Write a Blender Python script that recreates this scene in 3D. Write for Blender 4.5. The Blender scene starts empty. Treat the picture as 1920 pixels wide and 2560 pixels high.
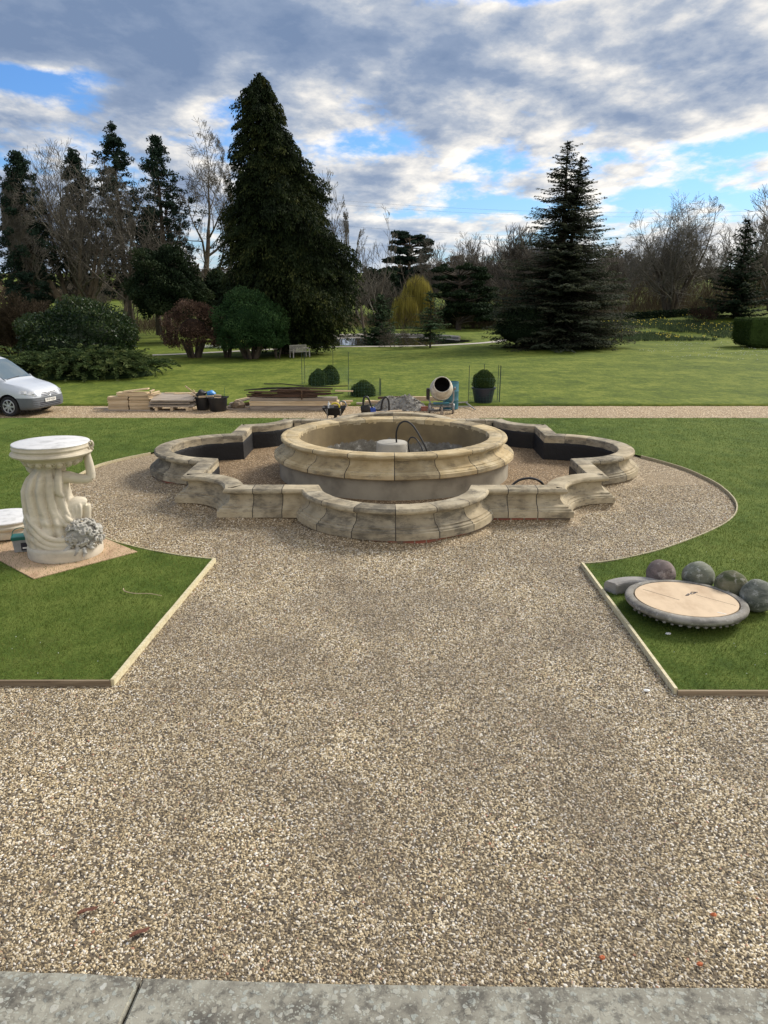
import bpy, bmesh, math, random
import numpy as np
from mathutils import Vector, Matrix, Euler
R_ = math.radians; PI = math.pi
rng = np.random.default_rng(7); random.seed(7)
S = bpy.context.scene; COL = S.collection

# ---------------------------------------------------------------- camera, sky, sun, exposure
cd = bpy.data.cameras.new('camera'); cam = bpy.data.objects.new('camera', cd); COL.objects.link(cam); S.camera = cam
cd.sensor_width = 36.0; cd.lens = 36.0*1924/2560; cd.clip_start = .05; cd.clip_end = 5000
pit, yaw, rol = R_(15.765), R_(-0.4127), R_(-0.0534)
_f = Vector((math.sin(yaw)*math.cos(pit), math.cos(yaw)*math.cos(pit), -math.sin(pit)))
_r0 = Vector((math.cos(yaw), -math.sin(yaw), 0)); _u0 = _r0.cross(_f)
_r = _r0*math.cos(rol)+_u0*math.sin(rol); _u = -_r0*math.sin(rol)+_u0*math.cos(rol)
cam.matrix_world = Matrix(((_r.x,_u.x,-_f.x,-.095),(_r.y,_u.y,-_f.y,0),(_r.z,_u.z,-_f.z,3.7),(0,0,0,1)))
SUN_AZ, SUN_EL = 52.0, 36.0            # azimuth clockwise from +Y
S.view_settings.view_transform = 'Standard'; S.view_settings.look = 'None'
S.view_settings.exposure = 0.5; S.view_settings.gamma = 1.0

def build_world():
    w = bpy.data.worlds.new('World'); S.world = w; w.use_nodes = True
    nt = w.node_tree; N = nt.nodes; L = nt.links; N.clear()
    def nd(t, **k):
        n = N.new(t)
        for a, b in k.items():
            if a == 'op': n.operation = b
            elif isinstance(a, str) and a.startswith('i'): n.inputs[int(a[1:])].default_value = b
        return n
    def lk(a, b, i=0, o=0): L.new(a.outputs[o], b.inputs[i])
    def mth(op, a, b=None, clamp=False):
        n = N.new('ShaderNodeMath'); n.operation = op; n.use_clamp = clamp
        for i, v in enumerate((a, b)):
            if v is None: continue
            if isinstance(v, (int, float)): n.inputs[i].default_value = v
            else: L.new(v, n.inputs[i])
        return n.outputs[0]
    out = N.new('ShaderNodeOutputWorld'); bg = N.new('ShaderNodeBackground'); lk(bg, out)
    sky = N.new('ShaderNodeTexSky'); sky.sky_type = 'NISHITA'; sky.sun_disc = False
    sky.sun_elevation = R_(SUN_EL); sky.sun_rotation = R_(SUN_AZ); sky.air_density = 1.2; sky.dust_density = .6; sky.ozone_density = 2.5
    sv = N.new('ShaderNodeVectorMath'); sv.operation = 'MULTIPLY'; lk(sky, sv)
    sv.inputs[1].default_value = (.046, .072, .112)
    tc = N.new('ShaderNodeTexCoord'); sp = N.new('ShaderNodeSeparateXYZ'); L.new(tc.outputs['Generated'], sp.inputs[0])
    X, Y, Z = sp.outputs
    zc = mth('ADD', mth('MAXIMUM', Z, 0.0), .20)
    px = mth('DIVIDE', X, zc); py = mth('DIVIDE', Y, zc)
    cb = N.new('ShaderNodeCombineXYZ'); L.new(px, cb.inputs[0]); L.new(py, cb.inputs[1]); L.new(mth('MULTIPLY', Z, 3.0), cb.inputs[2])
    def noise(scale, detail, rough, off, dist=0.0, stretch=(1,1,1), rz=0):
        m = N.new('ShaderNodeMapping'); m.inputs['Location'].default_value = off; m.inputs['Scale'].default_value = stretch
        m.inputs['Rotation'].default_value = (0,0,rz)
        L.new(cb.outputs[0], m.inputs[0])
        n = N.new('ShaderNodeTexNoise'); n.inputs['Scale'].default_value = scale; n.inputs['Detail'].default_value = detail
        n.inputs['Roughness'].default_value = rough; n.inputs['Distortion'].default_value = dist
        L.new(m.outputs[0], n.inputs['Vector']); return n.outputs[0]
    st = (1.15, .85, 1); rz = R_(-16)
    def dens(o):
        big = noise(1.05, 2, .5, (3.1+o[0], 1.7+o[1], .2), .15, st, rz)
        mid = noise(3.6, 8, .59, (1.3+o[0], 7.7+o[1], .4), .08, st, rz)
        return mth('ADD', mth('MULTIPLY', big, .50), mth('MULTIPLY', mid, .66))
    d0 = dens((0,0)); d1 = dens((.085,-.05)); fine = noise(8.0, 5, .6, (5.3, 2.2, .9), .3, st, rz)
    # a broad dark bank lies over the left, thinner broken cloud to the right
    def gauss(cx, cz, wx, wz, amp):
        a = mth('DIVIDE', mth('SUBTRACT', X, cx), wx); b = mth('DIVIDE', mth('SUBTRACT', Z, cz), wz)
        e = mth('EXPONENT', mth('MULTIPLY', mth('ADD', mth('MULTIPLY', a, a), mth('MULTIPLY', b, b)), -1.0))
        return mth('MULTIPLY', e, amp)
    g = None
    for a in ((-.20,.27,.45,.065,.14), (-.42,.222,.10,.014,-.36), (.14,.315,.10,.016,-.24), (.27,.25,.13,.022,.07), (.10,.10,.12,.018,-.13),
              (.40,.15,.12,.012,-.14), (-.40,.135,.10,.014,-.14), (.05,.19,.25,.03,.03), (.36,.20,.16,.03,.03), (.25,.12,.08,.02,.04)):
        v = gauss(*a); g = v if g is None else mth('ADD', g, v)
    d = mth('ADD', d0, mth('MULTIPLY', mth('SUBTRACT', fine, .5), .12)); d = mth('ADD', d, g)
    lit = mth('ADD', mth('MULTIPLY', mth('SUBTRACT', d0, d1), 3.2), mth('MULTIPLY', mth('SUBTRACT', fine, .5), .55))
    def ramp(v, stops, interp='EASE'):
        r = N.new('ShaderNodeValToRGB'); r.color_ramp.interpolation = interp
        e = r.color_ramp.elements
        while len(e) < len(stops): e.new(.5)
        for i, (p, c) in enumerate(stops): e[i].position = p; e[i].color = (*c, 1) if len(c) == 3 else c
        L.new(v, r.inputs[0]); return r.outputs[0]
    cover = ramp(d, [(.44, (0,0,0)), (.575, (1,1,1))])
    # thick parts are grey-blue beneath; the flanks turned to the sun and the thin ragged parts glow
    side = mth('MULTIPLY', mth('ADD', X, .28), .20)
    side = mth('ADD', side, mth('MULTIPLY', mth('MAXIMUM', mth('MULTIPLY', Y, -1.0), 0.0), .20))      # unseen cloud behind the viewer whitened, added as fill light for front faces
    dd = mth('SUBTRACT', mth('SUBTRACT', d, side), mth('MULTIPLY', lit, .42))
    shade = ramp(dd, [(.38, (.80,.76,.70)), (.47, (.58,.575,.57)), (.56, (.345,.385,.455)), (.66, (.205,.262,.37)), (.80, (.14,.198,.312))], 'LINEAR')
    mx = N.new('ShaderNodeMix'); mx.data_type = 'RGBA'
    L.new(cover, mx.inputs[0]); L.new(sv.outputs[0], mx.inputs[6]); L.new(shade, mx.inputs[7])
    # pale air close to the horizon
    hz = mth('MULTIPLY', mth('POWER', mth('SUBTRACT', 1.0, mth('MULTIPLY', mth('MAXIMUM', Z, 0.0), 6.0), True), 2.0), .55)
    m2 = N.new('ShaderNodeMix'); m2.data_type = 'RGBA'; L.new(hz, m2.inputs[0]); L.new(mx.outputs[2], m2.inputs[6]); m2.inputs[7].default_value = (.50,.58,.66,1)
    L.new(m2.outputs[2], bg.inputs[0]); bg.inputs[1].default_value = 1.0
build_world()
sl = bpy.data.lights.new('sun', 'SUN'); so = bpy.data.objects.new('sun', sl); COL.objects.link(so)
sl.energy = 2.9; sl.angle = R_(17); sl.color = (1, .94, .84)
_sd = Vector((math.sin(R_(SUN_AZ))*math.cos(R_(SUN_EL)), math.cos(R_(SUN_AZ))*math.cos(R_(SUN_EL)), math.sin(R_(SUN_EL))))
so.rotation_euler = _sd.to_track_quat('Z', 'Y').to_euler(); so.location = (30, -10, 40)
S.cycles.max_bounces = 6; S.cycles.diffuse_bounces = 3; S.cycles.transparent_max_bounces = 8

# ---------------------------------------------------------------- helpers
def tag(o, label=None, cat=None, group=None, kind=None):
    if label: o['label'] = label
    if cat: o['category'] = cat
    if group: o['group'] = group
    if kind: o['kind'] = kind
    return o
def empty(name, loc, label, cat, group=None, rz=0):
    o = bpy.data.objects.new(name, None); o.empty_display_size = .2; COL.objects.link(o)
    o.location = loc; o.rotation_euler.z = rz
    return tag(o, label, cat, group)
def link(name, me, parent=None, mats=()):
    o = bpy.data.objects.new(name, me); COL.objects.link(o)
    for m in mats: me.materials.append(m)
    if parent is not None: o.parent = parent
    return o
def np_mesh(V, F, smooth=False, tint=None, mi=None, name='m'):
    """V (N,3), F (M,k) one face size"""
    V = np.asarray(V, np.float32); F = np.asarray(F, np.int32); k = F.shape[1]
    me = bpy.data.meshes.new(name); me.vertices.add(len(V)); me.vertices.foreach_set('co', V.ravel())
    me.loops.add(F.size); me.loops.foreach_set('vertex_index', F.ravel())
    me.polygons.add(len(F)); me.polygons.foreach_set('loop_start', np.arange(0, F.size, k, dtype=np.int32))
    if smooth: me.polygons.foreach_set('use_smooth', np.ones(len(F), bool))
    if mi is not None: me.polygons.foreach_set('material_index', np.asarray(mi, np.int32))
    me.update(calc_edges=True)
    if tint is not None:
        a = me.attributes.new('tint', 'FLOAT', 'POINT'); a.data.foreach_set('value', np.asarray(tint, np.float32))
    return me
def copy_tree(o, parent=None):
    c = o.copy(); COL.objects.link(c)
    if parent is not None: c.parent = parent
    for ch in list(o.children): copy_tree(ch, c)
    return c
class MB:
    def __init__(s): s.v = []; s.f = []; s.m = []; s.t = []; s.cur = 0; s.tint = .5
    def add(s, V, F, M=None):
        o = len(s.v)
        for p in V:
            p = Vector(p); s.v.append(tuple(M @ p if M is not None else p)); s.t.append(s.tint)
        for f in F: s.f.append([o+i for i in f]); s.m.append(s.cur)
        return s
    def box(s, c, d, M=None, rot=None, jit=0):
        x, y, z = d[0]/2, d[1]/2, d[2]/2
        V = [(-x,-y,-z),(x,-y,-z),(x,y,-z),(-x,y,-z),(-x,-y,z),(x,-y,z),(x,y,z),(-x,y,z)]
        if jit: V = [tuple(a+random.uniform(-jit, jit) for a in p) for p in V]
        T = Matrix.Translation(c)
        if rot is not None: T = T @ Euler(rot).to_matrix().to_4x4()
        if M is not None: T = M @ T
        return s.add(V, [(3,2,1,0),(4,5,6,7),(0,1,5,4),(1,2,6,5),(2,3,7,6),(3,0,4,7)], T)
    def tube(s, pts, r, n=8, M=None, cap=True, closed=False):
        P = [Vector(p) for p in pts]; rr = r if hasattr(r, '__len__') else [r]*len(P)
        V = []; F = []; up = None
        for i, p in enumerate(P):
            if closed: t = P[(i+1) % len(P)]-P[i-1]
            else: t = (P[min(i+1, len(P)-1)]-P[max(i-1, 0)])
            t.normalize()
            if up is None: up = t.orthogonal().normalized()
            up = (up - t*up.dot(t)); up = up.normalized() if up.length > 1e-6 else t.orthogonal().normalized()
            b = t.cross(up)
            for k in range(n):
                a = 2*PI*k/n; V.append(p + (up*math.cos(a)+b*math.sin(a))*rr[i])
        m = len(P)
        for i in range(m if closed else m-1):
            j = (i+1) % m
            for k in range(n): F.append((i*n+k, i*n+(k+1) % n, j*n+(k+1) % n, j*n+k))
        if cap and not closed: F.append(tuple(range(n))[::-1]); F.append(tuple((m-1)*n+k for k in range(n)))
        return s.add(V, F, M)
    def lathe(s, prof, n=32, M=None, capb=True, capt=True, wob=0):
        V = []; F = []
        for r, z in prof:
            for k in range(n):
                a = 2*PI*k/n; q = r*(1+(random.uniform(-wob, wob) if wob else 0)); V.append((q*math.cos(a), q*math.sin(a), z))
        for i in range(len(prof)-1):
            for k in range(n): F.append((i*n+k, i*n+(k+1) % n, (i+1)*n+(k+1) % n, (i+1)*n+k))
        if capb: F.append(tuple(range(n))[::-1])
        if capt: F.append(tuple((len(prof)-1)*n+k for k in range(n)))
        return s.add(V, F, M)
    def ball(s, c, r, n=16, M=None, wob=0):
        r = r if hasattr(r, '__len__') else (r, r, r); V = []; F = []; m = n//2
        for i in range(m+1):
            th = PI*i/m
            for k in range(n):
                a = 2*PI*k/n; q = 1+(random.uniform(-wob, wob) if wob else 0)
                V.append((c[0]+q*r[0]*math.sin(th)*math.cos(a), c[1]+q*r[1]*math.sin(th)*math.sin(a), c[2]-q*r[2]*math.cos(th)))
        for i in range(m):
            for k in range(n): F.append((i*n+k, i*n+(k+1) % n, (i+1)*n+(k+1) % n, (i+1)*n+k))
        return s.add(V, F, M)
    def build(s, name, mat, parent=None, smooth=False, bevel=0, angle=40, weld=False):
        me = bpy.data.meshes.new(name); me.from_pydata(s.v, [], s.f)
        me.polygons.foreach_set('material_index', s.m)
        a = me.attributes.new('tint', 'FLOAT', 'POINT'); a.data.foreach_set('value', s.t)
        if weld or bevel:
            bm = bmesh.new(); bm.from_mesh(me)
            if weld: bmesh.ops.remove_doubles(bm, verts=bm.verts, dist=1e-4)
            if bevel:
                ed = [e for e in bm.edges if len(e.link_faces) == 2 and e.calc_face_angle(0) > .5]
                bmesh.ops.bevel(bm, geom=ed, offset=bevel, segments=2, affect='EDGES', clamp_overlap=True)
            bmesh.ops.recalc_face_normals(bm, faces=bm.faces)
            bm.to_mesh(me); bm.free()
        if smooth:
            me.polygons.foreach_set('use_smooth', [True]*len(me.polygons))
            if angle: me.set_sharp_from_angle(angle=R_(angle))
        me.update()
        return link(name, me, parent, mat if isinstance(mat, (list, tuple)) else (mat,))

# ---------------------------------------------------------------- materials
def nodes(name):
    m = bpy.data.materials.new(name); m.use_nodes = True; nt = m.node_tree
    b = nt.nodes['Principled BSDF']; return m, nt, b
def ramp(nt, fac, stops, interp='LINEAR'):
    r = nt.nodes.new('ShaderNodeValToRGB'); r.color_ramp.interpolation = interp; e = r.color_ramp.elements
    while len(e) < len(stops): e.new(.5)
    for i, (p, c) in enumerate(stops): e[i].position = p; e[i].color = (*c, 1)
    nt.links.new(fac, r.inputs[0]); return r.outputs[0]
def coord(nt, which='Object', scale=(1,1,1), loc=(0,0,0), rot=(0,0,0)):
    t = nt.nodes.new('ShaderNodeTexCoord'); m = nt.nodes.new('ShaderNodeMapping')
    if which == 'World':
        g = nt.nodes.new('ShaderNodeNewGeometry'); nt.links.new(g.outputs['Position'], m.inputs[0])
    else: nt.links.new(t.outputs[which], m.inputs[0])
    m.inputs['Scale'].default_value = scale; m.inputs['Location'].default_value = loc; m.inputs['Rotation'].default_value = rot
    return m.outputs[0]
def noise(nt, vec, scale, detail=4, rough=.55, dist=0):
    n = nt.nodes.new('ShaderNodeTexNoise'); n.inputs['Scale'].default_value = scale; n.inputs['Detail'].default_value = detail
    n.inputs['Roughness'].default_value = rough; n.inputs['Distortion'].default_value = dist
    nt.links.new(vec, n.inputs['Vector']); return n.outputs[0]
def voro(nt, vec, scale, out='Color', feature='F1', rnd=1):
    n = nt.nodes.new('ShaderNodeTexVoronoi'); n.feature = feature; n.inputs['Scale'].default_value = scale; n.inputs['Randomness'].default_value = rnd
    nt.links.new(vec, n.inputs['Vector']); return n.outputs[out]
def mix(nt, fac, a, b, mode='MIX'):
    n = nt.nodes.new('ShaderNodeMix'); n.data_type = 'RGBA'; n.blend_type = mode
    for v, i in ((fac, 0), (a, 6), (b, 7)):
        if isinstance(v, (int, float)): n.inputs[i].default_value = v
        elif isinstance(v, tuple): n.inputs[i].default_value = (*v, 1)
        else: nt.links.new(v, n.inputs[i])
    return n.outputs[2]
def math_(nt, op, a, b=0., clamp=False):
    n = nt.nodes.new('ShaderNodeMath'); n.operation = op; n.use_clamp = clamp
    for i, v in enumerate((a, b)):
        if isinstance(v, (int, float)): n.inputs[i].default_value = v
        else: nt.links.new(v, n.inputs[i])
    return n.outputs[0]
def attr(nt, name):
    a = nt.nodes.new('ShaderNodeAttribute'); a.attribute_name = name; return a.outputs['Fac']
def bump(nt, b, h, strength=.4, dist=.01):
    n = nt.nodes.new('ShaderNodeBump'); n.inputs['Strength'].default_value = strength; n.inputs['Distance'].default_value = dist
    nt.links.new(h, n.inputs['Height']); nt.links.new(n.outputs[0], b.inputs['Normal'])
def simple(name, c, rough=.6, metal=0, var=.25, scale=6, c2=None, bs=.2, bd=.005, which='Object', stretch=(1,1,1), spec=None, coat=0):
    """mottled base colour + fine bump"""
    m, nt, b = nodes(name); v = coord(nt, which, stretch)
    n = noise(nt, v, scale, 6, .6)
    c2 = c2 or tuple(x*(1-var) for x in c); c1 = tuple(min(1, x*(1+var*.6)) for x in c)
    nt.links.new(ramp(nt, n, [(.32, c2), (.5, c), (.7, c1)]), b.inputs['Base Color'])
    b.inputs['Roughness'].default_value = rough; b.inputs['Metallic'].default_value = metal
    if spec is not None: b.inputs['Specular IOR Level'].default_value = spec
    if coat: b.inputs['Coat Weight'].default_value = coat; b.inputs['Coat Roughness'].default_value = .08
    if bs: bump(nt, b, noise(nt, v, scale*5, 4), bs, bd)
    return m
def foliage(name, dark, mid, light, trans=.25, rough=.8):
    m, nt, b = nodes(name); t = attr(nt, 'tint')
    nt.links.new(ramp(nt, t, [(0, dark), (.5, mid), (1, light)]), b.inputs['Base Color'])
    b.inputs['Roughness'].default_value = rough; b.inputs['Specular IOR Level'].default_value = .12 if rough > .5 else .3
    if trans:
        tr = nt.nodes.new('ShaderNodeBsdfTranslucent'); mx = nt.nodes.new('ShaderNodeMixShader'); mx.inputs[0].default_value = trans
        nt.links.new(ramp(nt, t, [(0, dark), (.5, mid), (1, light)]), tr.inputs[0])
        nt.links.new(b.outputs[0], mx.inputs[1]); nt.links.new(tr.outputs[0], mx.inputs[2])
        nt.links.new(mx.outputs[0], nt.nodes['Material Output'].inputs[0])
    return m
def stone_mat(name, pale, mid, dark, stain=(.09,.085,.075), lichen=None, st_amt=.5, rough=.85):
    m, nt, b = nodes(name); v = coord(nt, 'World')
    t = attr(nt, 'tint')
    off = nt.nodes.new('ShaderNodeVectorMath'); off.operation = 'ADD'; nt.links.new(v, off.inputs[0])
    cb = nt.nodes.new('ShaderNodeCombineXYZ'); nt.links.new(math_(nt, 'MULTIPLY', t, 37.), cb.inputs[0]); nt.links.new(cb.outputs[0], off.inputs[1]); vv = off.outputs[0]
    n1 = noise(nt, vv, 2.2, 6, .6, .3); n2 = noise(nt, vv, 9, 6, .65)
    base = ramp(nt, n1, [(.3, dark), (.48, mid), (.66, pale)])
    tone = ramp(nt, t, [(0, (.76,.77,.78)), (.5, (.95,.95,.95)), (1, (1.16,1.12,1.04))])
    base = mix(nt, 1., base, tone, 'MULTIPLY')
    # horizontal-ish water stains and black algae blotches
    vs = coord(nt, 'World', (1.3, 1.3, 4.0)); s1 = noise(nt, vs, 2.6, 9, .76, .12)
    sf = ramp(nt, math_(nt, 'ADD', s1, math_(nt, 'MULTIPLY', math_(nt, 'SUBTRACT', .5, t), .16)), [(.47, (0,0,0)), (.60, (st_amt,)*3), (.74, (min(1, st_amt*1.4),)*3)])
    base = mix(nt, sf, base, stain)
    if lichen:
        l = noise(nt, vv, 11, 6, .75); base = mix(nt, ramp(nt, l, [(.55, (0,0,0)), (.63, (.65,)*3)]), base, lichen)
    nt.links.new(base, b.inputs['Base Color']); b.inputs['Roughness'].default_value = rough; b.inputs['Specular IOR Level'].default_value = .25
    bump(nt, b, math_(nt, 'ADD', n2, math_(nt, 'MULTIPLY', noise(nt, vv, 60, 4, .7), .5)), .45, .008)
    return m
def gravel_mat(name, small=55., tone=(1,1,1), dirt=.35):
    m, nt, b = nodes(name); v = coord(nt, 'World')
    vd = nt.nodes.new('ShaderNodeVectorMath'); vd.operation = 'ADD'; nt.links.new(v, vd.inputs[0])
    col = voro(nt, v, small); dist = voro(nt, v, small, 'Distance')
    sp = nt.nodes.new('ShaderNodeSeparateColor'); nt.links.new(col, sp.inputs[0])
    c = ramp(nt, sp.outputs[0], [(0, (.07,.055,.04)), (.18, (.20,.155,.10)), (.42, (.34,.27,.175)), (.66, (.44,.36,.25)), (.86, (.60,.53,.42)), (1, (.80,.76,.68))])
    c = mix(nt, ramp(nt, dist, [(.25, (0,0,0)), (.62, (.75,)*3)]), c, (.075,.055,.035))
    big = noise(nt, v, .55, 5, .6); c = mix(nt, ramp(nt, big, [(.38, (dirt,)*3), (.60, (0,0,0))]), c, (.17,.135,.095))
    c = mix(nt, 1., c, tone, 'MULTIPLY')
    nt.links.new(c, b.inputs['Base Color']); b.inputs['Roughness'].default_value = .8; b.inputs['Specular IOR Level'].default_value = .3
    bump(nt, b, math_(nt, 'SUBTRACT', 1., dist), .8, .012)
    return m
def grass_mat(name, a, bb, c, fine=90., st=(1, 2.2, 1), ns=2.3, st3=(1, 1.6, 1)):
    m, nt, b = nodes(name); v = coord(nt, 'World')
    n1 = noise(nt, v, .28, 5, .55); n2 = noise(nt, coord(nt, 'World', st), ns, 6, .68); n3 = noise(nt, coord(nt, 'World', st3), fine*.25, 5, .75)
    s = math_(nt, 'ADD', math_(nt, 'MULTIPLY', n1, .34), math_(nt, 'ADD', math_(nt, 'MULTIPLY', n2, .44), math_(nt, 'MULTIPLY', n3, .42)))
    col = ramp(nt, s, [(.49, a), (.59, bb), (.69, c)])
    # worn, mossy and dry flecks
    fl = noise(nt, v, 1.1, 6, .7); col = mix(nt, ramp(nt, fl, [(.58, (0,0,0)), (.74, (.45,)*3)]), col, (.125,.125,.035))
    # the faint stripes the mower leaves
    w = nt.nodes.new('ShaderNodeTexWave'); w.inputs['Scale'].default_value = .33; w.inputs['Distortion'].default_value = 1.2; w.inputs['Detail'].default_value = 2
    nt.links.new(coord(nt, 'World', (.35, 1, 1)), w.inputs['Vector'])
    wv = nt.nodes.new('ShaderNodeSeparateColor'); nt.links.new(w.outputs['Color'], wv.inputs[0])
    col = mix(nt, math_(nt, 'MULTIPLY', wv.outputs[0], .12), col, c)
    nt.links.new(col, b.inputs['Base Color']); b.inputs['Roughness'].default_value = .9; b.inputs['Specular IOR Level'].default_value = .12
    bump(nt, b, n3, .9, .03)
    return m
def wood_mat(name, a, bb, c, scale=3., rough=.75, ax=0):
    m, nt, b = nodes(name); sc = [9., 9., 9.]; sc[ax] = .5
    oi = nt.nodes.new('ShaderNodeObjectInfo'); v = coord(nt, 'Object', tuple(sc)); ad = nt.nodes.new('ShaderNodeVectorMath'); ad.operation = 'ADD'
    nt.links.new(v, ad.inputs[0]); cb = nt.nodes.new('ShaderNodeCombineXYZ')
    for i in range(3): nt.links.new(math_(nt, 'MULTIPLY', oi.outputs['Random'], 61.+i*13), cb.inputs[i])
    nt.links.new(cb.outputs[0], ad.inputs[1])
    n = noise(nt, ad.outputs[0], scale, 6, .65, .6); col = ramp(nt, n, [(.3, a), (.5, bb), (.7, c)])
    tone = ramp(nt, oi.outputs['Random'], [(0, (.72,.70,.68)), (1, (1.12,1.1,1.06))]); col = mix(nt, 1., col, tone, 'MULTIPLY')
    nt.links.new(col, b.inputs['Base Color']); b.inputs['Roughness'].default_value = rough; b.inputs['Specular IOR Level'].default_value = .2
    bump(nt, b, n, .3, .004); return m
M = {}
M['pond_stone'] = stone_mat('pond_stone', (.48,.42,.305), (.375,.32,.225), (.235,.195,.13), (.085,.075,.06), None, .64)
M['bowl_stone'] = stone_mat('bowl_stone', (.54,.455,.30), (.445,.355,.21), (.31,.24,.135), (.11,.092,.068), None, .58)
M['mortar'] = simple('mortar', (.055,.045,.035), .95)
M['render'] = simple('render', (.34,.305,.235), .9, 0, .35, 1.6, (.21,.187,.145), .3, .006)
M['concrete'] = simple('concrete', (.40,.375,.32), .9, 0, .2, 4, None, .4, .006)
M['liner'] = simple('liner', (.0045,.0045,.006), .6, 0, .5, 3, (.006,.006,.008), .5, .02)
M['brick'] = None
M['mud'] = simple('mud', (.20,.15,.10), .95, 0, .4, 3, (.10,.07,.045), .8, .03)
M['marble'] = simple('marble', (.72,.71,.69), .55, 0, .12, 5, (.50,.49,.47), .15, .004)
M['statue'] = stone_mat('statue', (.66,.60,.49), (.58,.525,.42), (.47,.42,.33), (.26,.235,.195), None, .22)
M['carved'] = stone_mat('carved', (.56,.54,.49), (.47,.45,.40), (.37,.35,.31), (.16,.15,.135), None, .5)
M['old_stone'] = stone_mat('old_stone', (.40,.375,.33), (.27,.25,.215), (.15,.137,.117), (.07,.064,.056), (.50,.49,.44), .5)
M['ply'] = simple('ply', (.52,.36,.22), .7, 0, .22, 3.5, (.40,.25,.15), .12, .003, 'Object', (1,.35,1))
M['disc_ply'] = simple('disc_ply', (.60,.45,.29), .7, 0, .18, 4, (.47,.33,.20), .1, .003, 'Object', (1,.5,1))
M['pine'] = wood_mat('pine', (.50,.36,.21), (.64,.50,.33), (.74,.62,.45))
M['pine_y'] = wood_mat('pine_y', (.50,.36,.21), (.64,.50,.33), (.74,.62,.45), ax=1)
M['edging'] = wood_mat('edging', (.42,.36,.22), (.60,.54,.36), (.70,.65,.47))
M['edging_dark'] = wood_mat('edging_dark', (.16,.12,.08), (.27,.21,.14), (.36,.29,.2))  # darker wood tone, used for the boards along the lawn fronts
M['grey_wood'] = wood_mat('grey_wood', (.22,.18,.14), (.36,.31,.26), (.50,.44,.37))
M['old_wood'] = wood_mat('old_wood', (.035,.022,.016), (.085,.05,.033), (.17,.10,.065))
M['dark_steel'] = simple('dark_steel', (.035,.03,.027), .6, .4, .4, 4)
M['black_plastic'] = simple('black_plastic', (.014,.014,.016), .45, 0, .4, 3, None, .1)
M['navy_plastic'] = simple('navy_plastic', (.018,.024,.042), .4, 0, .3, 3, None, .1)
M['hose'] = simple('hose', (.012,.012,.014), .35, 0, .3, 8, None, 0)
M['hose_grey'] = simple('hose_grey', (.20,.21,.23), .35, 0, .3, 8, None, 0)
M['blue'] = simple('blue', (.03,.085,.42), .4)
M['bag_blue'] = simple('bag_blue', (.06,.26,.62), .35)
M['yellow'] = simple('yellow', (.75,.58,.03), .45)
M['barrel'] = simple('barrel', (.035,.15,.20), .4, 0, .25, 4)
M['drum'] = simple('drum', (.62,.57,.47), .65, 0, .22, 5, (.42,.36,.28), .2)
M['drum_in'] = simple('drum_in', (.01,.009,.008), .9)
M['steel'] = simple('steel', (.30,.29,.28), .45, .6, .3, 6)
M['rubber'] = simple('rubber', (.016,.016,.017), .8)
M['alloy'] = simple('alloy', (.50,.51,.53), .35, .6, .1, 4, None, 0)
M['van_white'] = simple('van_white', (.56,.59,.64), .32, 0, .04, 3, None, 0, coat=.6)
M['bumper'] = simple('bumper', (.115,.125,.14), .55, 0, .1, 3, None, .05)
M['glass'] = simple('glass', (.10,.14,.17), .05, 0, .1, 1, None, 0, spec=.9)
M['lamp_glass'] = simple('lamp_glass', (.62,.63,.64), .12, .3, .25, 9, (.30,.31,.33), 0, coat=1.)
M['chrome'] = simple('chrome', (.72,.72,.73), .2, .9, .05, 4, None, 0)
M['white'] = simple('white', (.78,.77,.73), .5, 0, .06, 4, None, 0)
M['ink'] = simple('ink', (.02,.018,.03), .6, 0, .2, 4, None, 0)
M['teal'] = simple('teal', (.012,.13,.10), .4)
M['clear_plastic'] = simple('clear_plastic', (.30,.31,.31), .3)
M['rubble'] = simple('rubble', (.27,.255,.225), .95, 0, .4, 5, (.13,.12,.105), .7, .02)
M['bark'] = simple('bark', (.075,.058,.042), .95, 0, .4, 3, (.04,.03,.022), .5, .03)
M['bark_pale'] = simple('bark_pale', (.15,.118,.082), .95, 0, .35, 2, (.08,.06,.042), .5, .03)
M['twig'] = simple('twig', (.098,.084,.064), .95, 0, .3, .7, (.066,.056,.042), 0)
M['twig_pale'] = simple('twig_pale', (.150,.134,.108), .95, 0, .3, .7, (.10,.088,.069), 0)
M['bench'] = simple('bench', (.36,.34,.31), .8, 0, .2, 5)
M['leaf_litter'] = simple('leaf_litter', (.12,.045,.025), .8)
M['terracotta'] = simple('terracotta', (.48,.13,.045), .8)
M['stake'] = simple('stake', (.03,.05,.035), .6)
M['guard'] = simple('guard', (.10,.20,.15), .5)
M['water'] = None
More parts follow.
